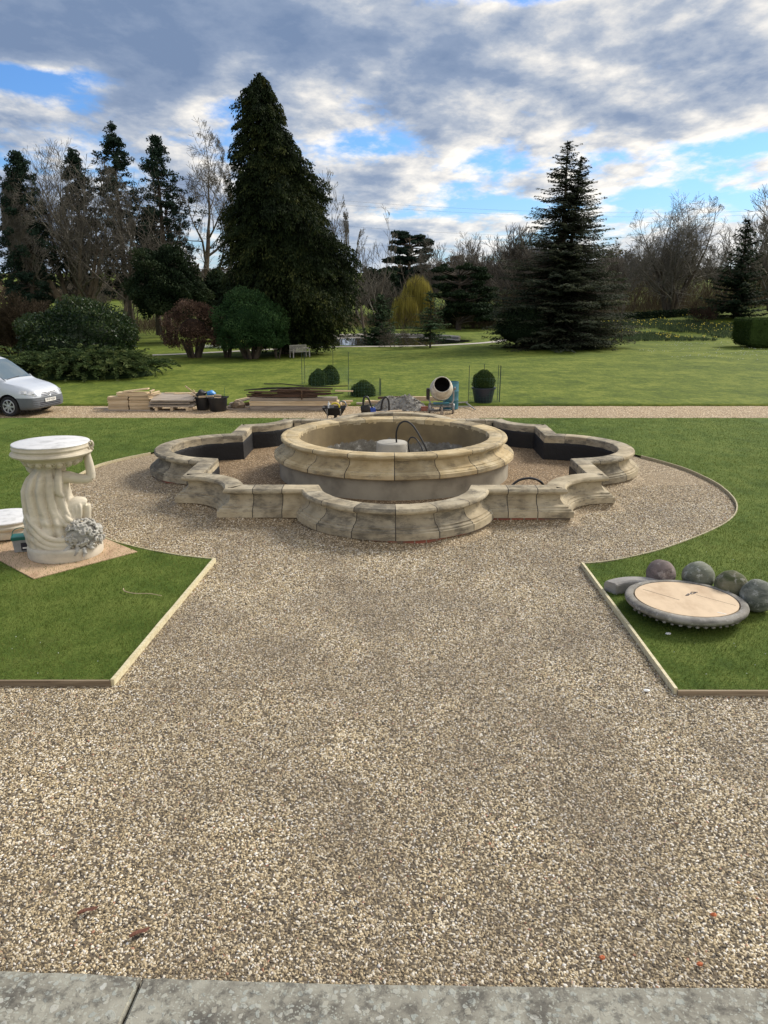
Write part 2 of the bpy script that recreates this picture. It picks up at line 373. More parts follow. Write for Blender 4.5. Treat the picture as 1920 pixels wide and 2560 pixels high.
def special():
    m, nt, b = nodes('water'); b.inputs['Base Color'].default_value = (.012,.016,.012,1); b.inputs['Roughness'].default_value = .04; b.inputs['Specular IOR Level'].default_value = .6
    bump(nt, b, noise(nt, coord(nt, 'World', (1, .35, 1)), 3, 3), .08, .03); M['water'] = m
    m, nt, b = nodes('brick'); t = nt.nodes.new('ShaderNodeTexBrick'); t.inputs['Scale'].default_value = 1.
    t.inputs['Color1'].default_value = (.36,.115,.07,1); t.inputs['Color2'].default_value = (.25,.085,.06,1); t.inputs['Mortar'].default_value = (.30,.26,.2,1)
    t.inputs['Mortar Size'].default_value = .012; t.inputs['Brick Width'].default_value = .225; t.inputs['Row Height'].default_value = .075
    g = nt.nodes.new('ShaderNodeNewGeometry'); sx = nt.nodes.new('ShaderNodeSeparateXYZ'); nt.links.new(g.outputs['Position'], sx.inputs[0])
    cb = nt.nodes.new('ShaderNodeCombineXYZ'); nt.links.new(math_(nt, 'ADD', sx.outputs[0], sx.outputs[1]), cb.inputs[0]); nt.links.new(math_(nt, 'ADD', sx.outputs[2], .012), cb.inputs[1]); nt.links.new(cb.outputs[0], t.inputs['Vector'])
    n = noise(nt, coord(nt, 'World'), 1.15, 5, .6)
    c = mix(nt, ramp(nt, n, [(.46, (1,1,1)), (.55, (0,0,0))]), t.outputs['Color'], (.17,.135,.10)); nt.links.new(c, b.inputs['Base Color']); b.inputs['Roughness'].default_value = .9
    bump(nt, b, noise(nt, coord(nt, 'World'), 30, 4), .6, .01); M['brick'] = m
    # inside of the bowl: ochre render with a tide of flaking limewash lower down
    m, nt, b = nodes('bowl_inside'); v = coord(nt, 'World'); n1 = noise(nt, v, 1.4, 6, .6); c = ramp(nt, n1, [(.3, (.15,.112,.06)), (.5, (.205,.155,.08)), (.7, (.27,.205,.11))])
    g = nt.nodes.new('ShaderNodeNewGeometry'); sx = nt.nodes.new('ShaderNodeSeparateXYZ'); nt.links.new(g.outputs['Position'], sx.inputs[0])
    h = math_(nt, 'ADD', math_(nt, 'MULTIPLY', sx.outputs[2], -2.6), math_(nt, 'MULTIPLY', noise(nt, coord(nt, 'World', (1,1,.5)), 2.2, 6, .6), 1.5))
    grey = ramp(nt, noise(nt, v, 7, 6, .7), [(.35, (.13,.125,.11)), (.55, (.24,.235,.215)), (.66, (.66,.65,.60))])
    c = mix(nt, ramp(nt, h, [(.0, (0,0,0)), (.06, (.85,)*3)]), c, grey)
    sm = nt.nodes.new('ShaderNodeValToRGB'); nt.links.new(c, b.inputs['Base Color']); b.inputs['Roughness'].default_value = .85
    bump(nt, b, noise(nt, v, 25, 5), .3, .006); M['bowl_inside'] = m
    # lichened kerb
    m, nt, b = nodes('kerb_stone'); v = coord(nt, 'World')
    wv = nt.nodes.new('ShaderNodeMix'); wv.data_type = 'VECTOR'; wv.inputs[0].default_value = .06
    nz = nt.nodes.new('ShaderNodeTexNoise'); nz.inputs['Scale'].default_value = 22; nz.inputs['Detail'].default_value = 5; nt.links.new(v, nz.inputs['Vector'])
    nt.links.new(v, wv.inputs[4]); nt.links.new(nz.outputs['Color'], wv.inputs[5]); vv = wv.outputs[1]
    n1 = noise(nt, v, 4.5, 6, .65, .4); c = ramp(nt, n1, [(.36, (.12,.11,.09)), (.46, (.24,.225,.18)), (.62, (.33,.315,.255))])
    l1 = voro(nt, vv, 24., 'Distance'); lc = voro(nt, vv, 24.); sp = nt.nodes.new('ShaderNodeSeparateColor'); nt.links.new(lc, sp.inputs[0])
    lic = ramp(nt, sp.outputs[1], [(0, (.30,.32,.285)), (.4, (.40,.41,.36)), (.75, (.36,.34,.27)), (1, (.50,.50,.45))])
    lm = math_(nt, 'MULTIPLY', ramp(nt, l1, [(.36, (1,1,1)), (.42, (0,0,0))]), ramp(nt, sp.outputs[0], [(.30, (0,0,0)), (.38, (.8,)*3)]))
    c = mix(nt, lm, c, lic)
    l2 = voro(nt, vv, 62., 'Distance'); lc2 = voro(nt, vv, 62.); s2 = nt.nodes.new('ShaderNodeSeparateColor'); nt.links.new(lc2, s2.inputs[0])
    lm2 = math_(nt, 'MULTIPLY', ramp(nt, l2, [(.34, (1,1,1)), (.42, (0,0,0))]), ramp(nt, s2.outputs[0], [(.5, (0,0,0)), (.6, (.75,)*3)]))
    c = mix(nt, lm2, c, (.38,.385,.32))
    bk = noise(nt, v, 11, 8, .74, .3); c = mix(nt, ramp(nt, bk, [(.51, (0,0,0)), (.60, (.66,)*3)]), c, (.07,.065,.055))
    nt.links.new(c, b.inputs['Base Color']); b.inputs['Roughness'].default_value = .9
    bump(nt, b, math_(nt, 'ADD', noise(nt, v, 35, 6, .7), lm), .5, .006); M['kerb_stone'] = m
    # loose pebbles: colour per stone
    m, nt, b = nodes('pebble'); oi = nt.nodes.new('ShaderNodeObjectInfo')
    c = ramp(nt, oi.outputs['Random'], [(0, (.04,.033,.027)), (.16, (.15,.113,.066)), (.33, (.31,.235,.13)), (.53, (.49,.38,.215)), (.71, (.62,.50,.31)), (.86, (.76,.665,.49)), (.985, (.92,.88,.80)), (.997, (.42,.18,.09))])
    big = noise(nt, coord(nt, 'World'), .6, 5, .6); trk = noise(nt, coord(nt, 'World', (1,.45,1)), 1.5, 4, .6); c = mix(nt, ramp(nt, trk, [(.40, (.30,)*3), (.56, (0,0,0))]), c, (.17,.13,.085)); c = mix(nt, ramp(nt, big, [(.36, (.40,)*3), (.58, (0,0,0))]), c, (.15,.118,.085))
    nt.links.new(c, b.inputs['Base Color']); b.inputs['Roughness'].default_value = .6; b.inputs['Specular IOR Level'].default_value = .35; M['pebble'] = m
special()
M['gap_sheet'] = simple('gap_sheet', (.13,.103,.07), .95, 0, .4, 20, (.07,.055,.036), 0)  # dark sheet laid under the pebbles so the gaps between them come out dark
M['gravel'] = gravel_mat('gravel', 50., (1.32,1.24,1.08), .28); M['drive'] = gravel_mat('drive', 40., (1.62,1.46,1.22), .10); M['pondbed'] = gravel_mat('pondbed', 40., (1.05,.88,.68), .45)
M['lawn'] = grass_mat('lawn', (.045,.080,.013), (.088,.136,.023), (.155,.198,.042), 90., (1.2,.9,1), 1.8)
M['lawn_far'] = grass_mat('lawn_far', (.056,.084,.012), (.102,.140,.018), (.185,.212,.036), 22., (.8,.6,1), 1.5, (1,.5,1))
M['lawn_side'] = M['lawn']
M['blade'] = foliage('blade', (.055,.088,.014), (.115,.155,.026), (.25,.25,.08), .3)
M['path'] = simple('path', (.46,.42,.36), .9, 0, .2, 2)
M['f_cedar'] = foliage('f_cedar', (.009,.016,.007), (.020,.031,.010), (.080,.085,.025), .15)
M['f_redwood'] = foliage('f_redwood', (.020,.030,.018), (.048,.060,.036), (.12,.125,.068), .25)
M['f_dark'] = foliage('f_dark', (.010,.020,.010), (.020,.036,.016), (.045,.062,.026), .15)
M['f_bush'] = foliage('f_bush', (.018,.046,.016), (.038,.082,.028), (.08,.135,.05), .2)
M['f_rhodo'] = foliage('f_rhodo', (.013,.030,.010), (.030,.056,.018), (.085,.11,.036), .2, .4)
M['f_juniper'] = foliage('f_juniper', (.022,.042,.015), (.062,.092,.030), (.15,.17,.06), .25)
M['f_red'] = foliage('f_red', (.058,.036,.026), (.115,.068,.046), (.26,.17,.125), .2)
M['f_fir'] = foliage('f_fir', (.020,.045,.022), (.048,.085,.036), (.10,.145,.06), .2)
M['f_willow'] = foliage('f_willow', (.20,.17,.035), (.30,.26,.055), (.42,.37,.10), .3)
M['f_brown'] = foliage('f_brown', (.060,.045,.028), (.098,.074,.046), (.15,.12,.075), .2)
M['f_pine'] = foliage('f_pine', (.012,.026,.018), (.024,.044,.028), (.045,.07,.04), .15)
M['f_box'] = foliage('f_box', (.020,.038,.010), (.046,.078,.018), (.11,.145,.04), .2)
M['flower'] = foliage('flower', (.75,.72,.62), (.78,.62,.10), (.80,.70,.12), .2)
M['daff_leaf'] = foliage('daff_leaf', (.045,.07,.035), (.08,.115,.055), (.14,.16,.085), .2)
M['white_fl'] = foliage('white_fl', (.7,.7,.68), (.75,.75,.7), (.75,.75,.7), .2)

# ---------------------------------------------------------------- setting
FC = (0.0, 16.48)
def smooth_poly(P, n=8):
    P = [np.array(p, float) for p in P]; out = []
    for i in range(len(P)-1):
        a, b, c, d = P[max(i-1, 0)], P[i], P[i+1], P[min(i+2, len(P)-1)]
        for k in range(n):
            t = k/n; out.append(.5*((2*b)+(c-a)*t+(2*a-5*b+4*c-d)*t*t+(3*b-a-3*c+d)*t**3))
    out.append(P[-1]); return out
def sheet(name, pts, z, mat, kind='structure', label=None, cat=None):
    bm = bmesh.new(); vs = [bm.verts.new((p[0], p[1], z)) for p in pts]
    es = [bm.edges.new((vs[i], vs[(i+1) % len(vs)])) for i in range(len(vs))]
    bmesh.ops.triangle_fill(bm, edges=es, use_beauty=True, normal=(0,0,1))
    for f in bm.faces:
        if f.normal.z < 0: f.normal_flip()
    me = bpy.data.meshes.new(name); bm.to_mesh(me); bm.free()
    return tag(link(name, me, None, (mat,)), label, cat, None, kind)
arcR = smooth_poly([(2.64,10.39),(3.2,10.56),(4.21,11.2),(5.55,12.44),(6.25,13.6),(6.55,15),(6.5,16.3),(6.28,17.2),(5.9,18.04)])
arcL = smooth_poly([(-2.64,10.57),(-3.4,10.83),(-4.5,11.5),(-5.7,12.7),(-6.4,14.0),(-6.72,15.5),(-6.72,16.8),(-6.45,17.6),(-5.92,18.4)])
backR = [(5.3,19.3),(4.4,20.6),(3.5,21.6),(2.8,22.4),(2.7,23.9)]
backL = [(-5.3,19.4),(-4.4,20.6),(-3.5,21.6),(-2.8,22.4),(-2.7,23.9)]
sheet('gravel_path', [(-14,2.6),(14,2.6),(14,24),(-14,24)], -.045, M['gravel'])
sheet('driveway', [(-90,23.7),(90,23.7),(90,27.3),(-90,27.3)], -.041, M['drive'])
def ragged(a, b, n, amp):
    return [(a[0]+(b[0]-a[0])*i/n+random.uniform(-amp, amp)*.3, a[1]+(b[1]-a[1])*i/n+random.uniform(-amp, amp)) for i in range(1, n)]
# grass plots, each standing a little proud of the gravel
def lawn_plot(name, pts):
    o = sheet(name, pts, 0.0, M['lawn'])
    return o
LP = [(-14,6.9),(-2.85,6.91)] + [tuple(p) for p in arcL] + backL + ragged((-2.7,23.9), (-14,23.93), 60, .03) + [(-14,23.93)]
RP = [(2.71,6.74)] + [(14,6.7),(14,23.95)] + ragged((14,23.95), (2.7,23.9), 60, .03) + backR[::-1] + [tuple(p) for p in arcR[::-1]]
lawn_plot('lawn', LP); lawn_plot('lawn', RP)
sheet('lawn', [(-90,6.9),(-14,6.9),(-14,23.93),(-90,23.93)], 0, M['lawn']); sheet('lawn', [(14,6.7),(90,6.7),(90,23.95),(14,23.95)], 0, M['lawn'])
sheet('ground', [(-3000,-600),(3000,-600),(3000,4000),(-3000,4000)], -1.6, M['lawn_far'])
def terr(x, y):
    x = np.asarray(x, float); y = np.asarray(y, float)
    def ss(v, a, b): t = np.clip((v-a)/(b-a), 0, 1); return t*t*(3-2*t)
    z = ss(y, 61, 78)*ss(x, 10, 19)*np.clip(.35+(x-12)/15, 0, 3.2)
    z += np.clip(y-115, 0, None)*.031*ss(y, 100, 200) + 3*ss(y, 320, 700)
    e = ((x+.5)/7.4)**2+((y-68)/8.3)**2
    z -= .75*(1-ss(e, .75, 1.12))
    z += .05*np.sin(x*.13+1)*np.sin(y*.11)*ss(y, 34, 50)
    return z
def terrain():
    ys = np.concatenate([np.linspace(26.88, 58, 60), np.linspace(58.4, 80, 56), np.linspace(81, 130, 40), np.linspace(135, 900, 50)])
    xs = np.concatenate([np.linspace(-500, -32, 24), np.linspace(-31, 50, 150), np.linspace(52, 500, 24)])
    X, Y = np.meshgrid(xs, ys); Z = terr(X, Y)
    Y = Y.copy(); Y[0] += rng.uniform(-.04, .04, len(xs)); Z[0] = 0
    V = np.c_[X.ravel(), Y.ravel(), Z.ravel()]; nx = len(xs); ny = len(ys)
    i, j = np.meshgrid(np.arange(nx-1), np.arange(ny-1)); a = (j*nx+i).ravel()
    F = np.c_[a, a+1, a+nx+1, a+nx]
    # front lip down to the drive
    V = np.vstack([V, np.c_[V[:nx,0], V[:nx,1]-.01, np.full(nx, -.09)]]); b = np.arange(nx-1)
    F = np.vstack([F, np.c_[len(V)-nx+b, len(V)-nx+b+1, b+1, b]])
    tag(link('parkland', np_mesh(V, F, True), None, (M['lawn_far'],)), kind='structure')
terrain()
def ribbon(name, P, w, mat, dz=.012):
    P = np.array(smooth_poly(P, 10)); T = np.gradient(P, axis=0); T /= np.linalg.norm(T, axis=1)[:, None]; Nn = np.c_[-T[:,1], T[:,0]]
    A = P-Nn*w/2; B = P+Nn*w/2
    V = np.vstack([np.c_[A, terr(*A.T)+dz], np.c_[B, terr(*B.T)+dz]]); n = len(P); k = np.arange(n-1)
    tag(link(name, np_mesh(V, np.c_[k, k+1, n+k+1, n+k]), None, (mat,)), kind='structure')
ribbon('path', [(-40,47),(-24,48.3),(-15.5,49.3),(-11.5,52.3),(-8,55.4),(-4,57.8),(0,58.3),(4,59.6),(8,63),(11,69)], .9, M['path'], .02)
def ell(cx, cy, rx, ry, n=48): return [(cx+rx*math.cos(2*PI*i/n), cy+ry*math.sin(2*PI*i/n)) for i in range(n)]
sheet('pond_water', ell(-.5, 68, 7.6, 8.5), -.10, M['water'])
def pond_edge():
    m = MB(); P = [(-.5+7.45*math.cos(a), 68+8.35*math.sin(a), -.02) for a in np.linspace(R_(25), R_(200), 60)]
    m.tube(P, .13, 6); tag(m.build('pond_edging', M['path']), 'pale stone rim along the far bank of the pond', 'edging')
pond_edge()
# kerb stones in the foreground
def kerb():
    def st(pts, lab):
        bm = bmesh.new(); P = [Vector((p[0], p[1], 0)) for p in pts]
        top = [bm.verts.new((p.x, p.y, 0.012)) for p in P]; bot = [bm.verts.new((p.x, p.y, -.16)) for p in P]
        n = len(P); bm.faces.new(top)
        for i in range(n): bm.faces.new((bot[i], bot[(i+1) % n], top[(i+1) % n], top[i]))
        bmesh.ops.recalc_face_normals(bm, faces=bm.faces)
        bmesh.ops.bevel(bm, geom=[e for e in bm.edges if e.verts[0] in top and e.verts[1] in top], offset=.012, segments=3, affect='EDGES')
        me = bpy.data.meshes.new('kerb_stone'); bm.to_mesh(me); bm.free()
        tag(link('kerb_stone', me, None, (M['kerb_stone'],)), lab, 'kerb stone', 'lichened kerb stones')
    e1 = smooth_poly([(-3.6,3.6),(-2.31,3.49),(-1.9,3.474),(-1.492,3.452)], 6); e2 = smooth_poly([(-1.474,3.447),(-.8,3.425),(-.12,3.41),(1,3.40),(2,3.40),(3.6,3.41)], 8)
    jit = lambda P: [(p[0], p[1]+random.uniform(-.004, .004)) for p in P]
    st([(-3.6,2.5),(-1.555,2.5)]+jit(e1)[::-1], 'shorter lichened grey kerb stone left of the open joint')
    st([(-1.535,2.5),(3.6,2.5)]+jit(e2)[::-1], 'long lichened grey kerb stone right of the open joint')
kerb()
# loose pebbles on the nearer gravel
def pebbles(name, polys, dens, r, seed, fade=None):
    bm = bmesh.new()
    for P in polys: bm.faces.new([bm.verts.new((p[0], p[1], -.044)) for p in P])
    me = bpy.data.meshes.new(name); bm.to_mesh(me); bm.free(); o = link(name, me, None, (M['pebble'],)); tag(o, kind='stuff')
    ng = bpy.data.node_groups.new('pebble_scatter', 'GeometryNodeTree')
    ng.interface.new_socket('Geometry', in_out='INPUT', socket_type='NodeSocketGeometry'); ng.interface.new_socket('Geometry', in_out='OUTPUT', socket_type='NodeSocketGeometry')
    n = ng.nodes; L = ng.links
    gi = n.new('NodeGroupInput'); go = n.new('NodeGroupOutput'); d = n.new('GeometryNodeDistributePointsOnFaces'); d.inputs['Density'].default_value = dens
    if fade:
        ps = n.new('GeometryNodeInputPosition'); sx = n.new('ShaderNodeSeparateXYZ'); L.new(ps.outputs[0], sx.inputs[0]); mr = n.new('ShaderNodeMapRange'); mr.inputs[1].default_value = fade[0]; mr.inputs[2].default_value = fade[1]; mr.inputs[3].default_value = dens; mr.inputs[4].default_value = 0; L.new(sx.outputs[1], mr.inputs[0]); L.new(mr.outputs[0], d.inputs['Density'])
    d.inputs['Seed'].default_value = seed
    ic = n.new('GeometryNodeMeshIcoSphere'); ic.inputs['Radius'].default_value = 1; ic.inputs['Subdivisions'].default_value = 2
    sm = n.new('GeometryNodeSetShadeSmooth'); smt = n.new('GeometryNodeSetMaterial'); smt.inputs['Material'].default_value = M['pebble']
    ip = n.new('GeometryNodeInstanceOnPoints')
    def rv(lo, hi, sd):
        q = n.new('FunctionNodeRandomValue'); q.data_type = 'FLOAT_VECTOR'; q.inputs[0].default_value = lo; q.inputs[1].default_value = hi; q.inputs['Seed'].default_value = sd; return q.outputs[0]
    L.new(gi.outputs[0], d.inputs['Mesh']); L.new(d.outputs['Points'], ip.inputs['Points']); L.new(ic.outputs['Mesh'], sm.inputs[0]); L.new(sm.outputs[0], smt.inputs[0]); L.new(smt.outputs[0], ip.inputs['Instance'])
    L.new(rv((-.5,-.5,0), (.5,.5,6.28), 1), ip.inputs['Rotation']); L.new(rv((r*.45,r*.4,r*.25), (r*1.7,r*1.2,r*.8), 2), ip.inputs['Scale'])
    jg = n.new('GeometryNodeJoinGeometry'); sb = n.new('GeometryNodeSetMaterial'); sb.inputs['Material'].default_value = M['gap_sheet']
    L.new(gi.outputs[0], sb.inputs[0]); L.new(ip.outputs[0], jg.inputs[0])
    if not fade: L.new(sb.outputs[0], jg.inputs[0])
    L.new(jg.outputs[0], go.inputs[0])
    md = o.modifiers.new('pebbles', 'NODES'); md.node_group = ng
pebbles('gravel_pebbles', [[(-6.4,3.4),(6.4,3.36),(6.4,6.70),(-6.4,6.86)], [(-2.83,6.86),(2.69,6.72),(2.66,9.4),(-2.7,9.4)]], 6600, .0094, 3)
ringP = [(2.62,10.4)]+[(p[0]-.03, p[1]) for p in arcR if p[1] < 15.4]+[(p[0]+.03, p[1]) for p in arcL[::-1] if p[1] < 15.4]+[(-2.62,10.55)]
pebbles('gravel_pebbles', [[(-2.7,9.4),(2.66,9.4),(2.62,10.4),(-2.62,10.55)], ringP], 4600, .0115, 4, (10.2, 15.4))

# ---------------------------------------------------------------- timber edging of the lawns
def board(name, pts, z0, z1, th, mat, label, lean=0):
    m = MB(); P = [Vector((p[0], p[1], 0)) for p in pts]; V = []; F = []; n = len(P)
    for i, p in enumerate(P):
        t = (P[min(i+1, n-1)]-P[max(i-1, 0)]).normalized(); q = Vector((-t.y, t.x, 0))*th/2; j = random.uniform(-.003, .003)
        V += [(p-q)+Vector((0,0,z0)), (p+q)+Vector((0,0,z0)), (p+q)+Vector((0,0,z1+j)), (p-q)+Vector((0,0,z1+j))]
    for i in range(n-1):
        a = i*4; b = a+4
        for k in range(4): F.append((a+k, b+k, b+(k+1) % 4, a+(k+1) % 4))
    F += [(0,1,2,3), tuple(len(V)-4+k for k in (3,2,1,0))]
    m.add(V, F); o = m.build(name, mat, weld=True); tag(o, label, 'edging board', 'timber boards edging the lawns'); return o
def line(a, b, n=8): return [(a[0]+(b[0]-a[0])*i/n, a[1]+(b[1]-a[1])*i/n) for i in range(n+1)]
board('edging_board', line((-14,6.885), (-2.86,6.885)), -.09, .014, .028, M['edging_dark'], 'dark edging board along the front of the left lawn')
board('edging_board', line((-2.845,6.88), (-2.635,10.57), 14), -.09, .026, .036, M['edging'], 'pale edging board on the left side of the wide gravel path')
board('edging_board', [tuple(p) for p in arcL], -.09, .012, .022, M['edging'], 'curved edging board round the gravel behind the statue')
board('edging_board', line((2.66,10.38), (2.69,6.74), 14), -.09, .026, .032, M['edging'], 'pale edging board on the right side of the wide gravel path')
board('edging_board', line((2.70,6.72), (14,6.69)), -.09, .014, .028, M['edging_dark'], 'dark edging board along the front of the right lawn')
board('edging_board', [tuple(p) for p in arcR], -.09, .014, .022, M['edging'], 'curved edging board sweeping round the gravel on the right')

# ---------------------------------------------------------------- grass blades on the nearer lawns
def in_poly(x, y, P):
    P = np.array(P); c = np.zeros(len(x), bool); j = len(P)-1
    for i in range(len(P)):
        xi, yi = P[i]; xj, yj = P[j]
        c ^= ((yi > y) != (yj > y)) & (x < (xj-xi)*(y-yi)/(yj-yi+1e-12)+xi); j = i
    return c
def grass():
    V = []; T = []
    for poly in (LP, RP):
        for y0, y1, dens, h, w in ((6.7, 9.2, 2600, .034, .0055), (9.2, 12.5, 1700, .034, .007), (12.5, 18, 900, .030, .009), (18, 24, 480, .028, .012)):
            x0, x1 = (-11, -2.5) if poly is LP else (2.5, 11)
            if y1 <= 12.5: x0, x1 = max(x0, -7.5), min(x1, 7.5)
            n = int(dens*(x1-x0)*(y1-y0)); x = rng.uniform(x0, x1, n); y = rng.uniform(y0, y1, n); k = in_poly(x, y, poly); x, y = x[k], y[k]; n = len(x)
            a = rng.uniform(0, 2*PI, n); hh = h*rng.uniform(.45, 1.25, n); ww = w*rng.uniform(.6, 1.2, n); lx = rng.normal(0, .55, n)*hh; ly = rng.normal(0, .55, n)*hh
            pat = .5+.5*np.sin(x*2.1+1.3*np.sin(y*1.7))*np.sin(y*1.9+x*.7)
            B = np.c_[x-np.cos(a)*ww/2, y-np.sin(a)*ww/2, np.full(n, -.002)]; Cc = np.c_[x+np.cos(a)*ww/2, y+np.sin(a)*ww/2, np.full(n, -.002)]; D = np.c_[x+lx, y+ly, hh]
            V.append(np.stack([B, Cc, D], 1).reshape(-1, 3)); T.append(np.repeat(np.clip(rng.normal(.35, .2, n)+.28*pat-.05, 0, 1), 3))
    V = np.vstack(V); F = np.arange(len(V)).reshape(-1, 3)
    tag(link('grass', np_mesh(V, F, False, np.concatenate(T)), None, (M['blade'],)), kind='stuff')
grass()

# ---------------------------------------------------------------- fountain
def plan():
    segs = []; a, b1, b2, c, R = 3.87, 1.58, 2.91, 3.535, 1.615
    th = math.atan2(b1, a-c)   # half angle from lobe axis, measured at lobe centre (point is at y=-a)
    half = math.atan2(b1, -(c-a)) if a > c else PI-math.atan2(b1, c-a)
    ang = math.acos((a-c)/R)
    for q in range(4):
        rot = Matrix.Rotation(q*PI/2, 2); pts = []
        def put(P, joints): segs.append(([tuple(rot @ Vector(p)) for p in P], joints))
        P = [(R*math.sin(t), -c-R*math.cos(t)) for t in np.linspace(-ang, ang, 61)]
        put(P, [2, 13, 24, 30, 36, 47, 58][0:7] if False else [3, 12, 21, 30, 39, 48, 57])
        put([(b1+(b2-b1)*i/8, -a) for i in range(9)], [2, 5])
        r = a-b2; put([(a+r*math.cos(t), -a+r*math.sin(t)) for t in np.linspace(PI, PI/2, 17)], [])
        put([(a, -b2+(b2-b1)*i/8) for i in range(9)], [3, 6])
    return segs
def path_from(segs, gap=.015):
    P = []; blk = []; jt = []; bid = 0
    for pts, joints in segs:
        for i in range(len(pts)-1):
            p = np.array(pts[i]); q = np.array(pts[i+1]); t = (q-p)/np.linalg.norm(q-p)
            if i in joints:
                P.append(p-t*gap*.5); blk.append(bid); jt.append(True); bid += 1
                P.append(p+t*gap*.5); blk.append(bid); jt.append(False)
            else: P.append(p); blk.append(bid); jt.append(False)
    blk = [b % bid for b in blk]
    return np.array(P), np.array(blk), jt, bid
def sweep(name, P, blk, jt, nb, prof, mats, parent, flip=False, tints=None, smooth_angle=26):
    n = len(P); nx = np.roll(P, -1, 0); pv = np.roll(P, 1, 0)
    e1 = P-pv; e2 = nx-P; e1 /= np.linalg.norm(e1, axis=1)[:, None]; e2 /= np.linalg.norm(e2, axis=1)[:, None]
    n1 = np.c_[e1[:,1], -e1[:,0]]; n2 = np.c_[e2[:,1], -e2[:,0]]; mt = (n1+n2)/(1+(n1*n2).sum(1))[:, None]
    V = []; F = []; mi = []; k = len(prof)
    jit = .0026 if len(mats) > 1 else 0
    for s, z in prof:
        q = P+mt*s+mt*(rng.normal(0, 1, n)*jit)[:, None]; V.append(np.c_[q[:,0]+FC[0], q[:,1]+FC[1], np.full(n, z)])
    V = np.stack(V, 1).reshape(-1, 3)
    for i in range(n):
        j = (i+1) % n
        for r in range(k-1):
            f = (i*k+r, i*k+r+1, j*k+r+1, j*k+r); F.append(f[::-1] if flip else f); mi.append(1 if jt[i] and len(mats) > 1 else 0)
    tb = tints if tints is not None else rng.uniform(0, 1, nb); tint = np.repeat(tb[blk], k)
    me = np_mesh(V, F, True, tint, mi); me.set_sharp_from_angle(angle=R_(smooth_angle)); return link(name, me, parent, mats), V
def fountain():
    P, blk, jt, nb = path_from(plan()); tn = rng.uniform(.15, .95, nb)
    root = empty('fountain_wall', (FC[0], FC[1], -.04), 'low moulded stone wall of the empty quatrefoil fountain pool with black lining', 'fountain pool')
    def loc(o): o.location = (-FC[0], -FC[1], .04); return o
    cop = [(-.335,.43),(-.335,.525),(-.325,.538),(-.30,.543),(-.075,.545),(-.06,.540),(-.045,.542),(-.02,.538),(-.002,.522),(.008,.498),(.004,.472),(-.012,.455),(-.050,.452),(-.058,.446),(-.058,.432),(-.085,.430),(-.085,.426)]
    o, _ = sweep('coping', P, blk, jt, nb, cop, (M['pond_stone'], M['mortar']), root, True, tn); loc(o)
    wal = [(-.086,.4262),(-.098,.42),(-.102,.40),(-.098,.355),(-.082,.315),(-.052,.278),(-.012,.256),(.030,.246),(.030,.220),(.058,.216),(.076,.203),(.076,.180),(.108,.177),(.111,.07),(.07,.068)]
    o, _ = sweep('wall', P, np.roll(blk, 0), jt, nb, wal, (M['pond_stone'], M['mortar']), root, True, np.clip(tn+rng.uniform(-.3, .3, nb), 0, 1)); loc(o)
    o, _ = sweep('footing', P, blk, [False]*len(P), nb, [(.065,.075),(.066,-.02),(.075,-.06)], (M['brick'],), root, True); loc(o)
    o, _ = sweep('inner_band', P, blk, jt, nb, [(-.338,.47),(-.338,.33)], (M['pond_stone'],), root, False); loc(o)
    # the black lining is brushed on unevenly
    n = len(P); o, V = sweep('lining', P, blk, [False]*n, nb, [(-.339,.36),(-.345,.345),(-.347,.30),(-.346,.2),(-.350,.1),(-.356,-.04)], (M['liner'],), root, False); loc(o)
    co = np.array(V).reshape(n, 6, 3); w = np.cumsum(rng.normal(0, .006, n)); w -= np.linspace(0, w[-1], n); co[:, :2, 2] += np.clip(w, -.02, .02)[:, None]+rng.normal(0, .004, (n, 1)); o.data.vertices.foreach_set('co', co.ravel().astype(np.float32)); o.data.update()
    # earth and mortar left against the foot of the wall, uneven
    fz = rng.normal(0, 1, n); 
    for _ in range(14): fz = (np.roll(fz, 1)+fz+np.roll(fz, -1))/3
    fz = fz/np.abs(fz).max(); o, V2 = sweep('spoil', P, blk, [False]*n, nb, [(.06,.02),(.10,.0),(.15,-.02),(.22,-.038),(.34,-.06)], (M['gravel'],), root, True, None, 180); loc(o)
    co = np.array(V2).reshape(n, 5, 3); co[:, :4, 2] += (fz*.05+.022)[:, None]*np.array([1,1,.8,.4])+rng.normal(0, .004, (n, 4)); o.data.vertices.foreach_set('co', co.ravel().astype(np.float32)); o.data.update()
    # bed of the empty pool: earthy shingle
    nn = 64; m = MB()
    bm = bmesh.new(); inner = P*0; ins = sweep_offset(P, -.30)
    sheet('pool_bed', [(x+FC[0], y+FC[1]) for x, y in ins[::3]], -.03, M['pondbed'])
    # gravel and mortar spilled against the front lobe
    # ---- bowl
    N = 168; A = np.linspace(0, 2*PI, N, endpoint=False); C_ = [( [ (2.43*math.cos(t), 2.43*math.sin(t)) for t in np.linspace(-PI/2, 1.5*PI, N+1) ], [int(i*N/18) for i in range(18)] )]
    P2, b2, j2, nb2 = path_from(C_, .016); t2 = rng.uniform(.25, 1., nb2)
    rt = empty('fountain_bowl', (FC[0], FC[1], -.04), 'large round honey coloured stone bowl standing in the middle of the empty pool', 'fountain bowl')
    cop = [(-.385,.70),(-.385,.79),(-.375,.806),(-.35,.812),(-.13,.818),(-.115,.812),(-.10,.818),(-.045,.822),(-.02,.815),(-.004,.798),(.0,.775),(-.006,.752),(-.022,.738),(-.038,.735),(-.066,.732),(-.068,.710),(-.098,.706),(-.098,.703)]
    o, _ = sweep('coping', P2, b2, j2, nb2, cop, (M['bowl_stone'], M['mortar']), rt, True, t2); loc(o)
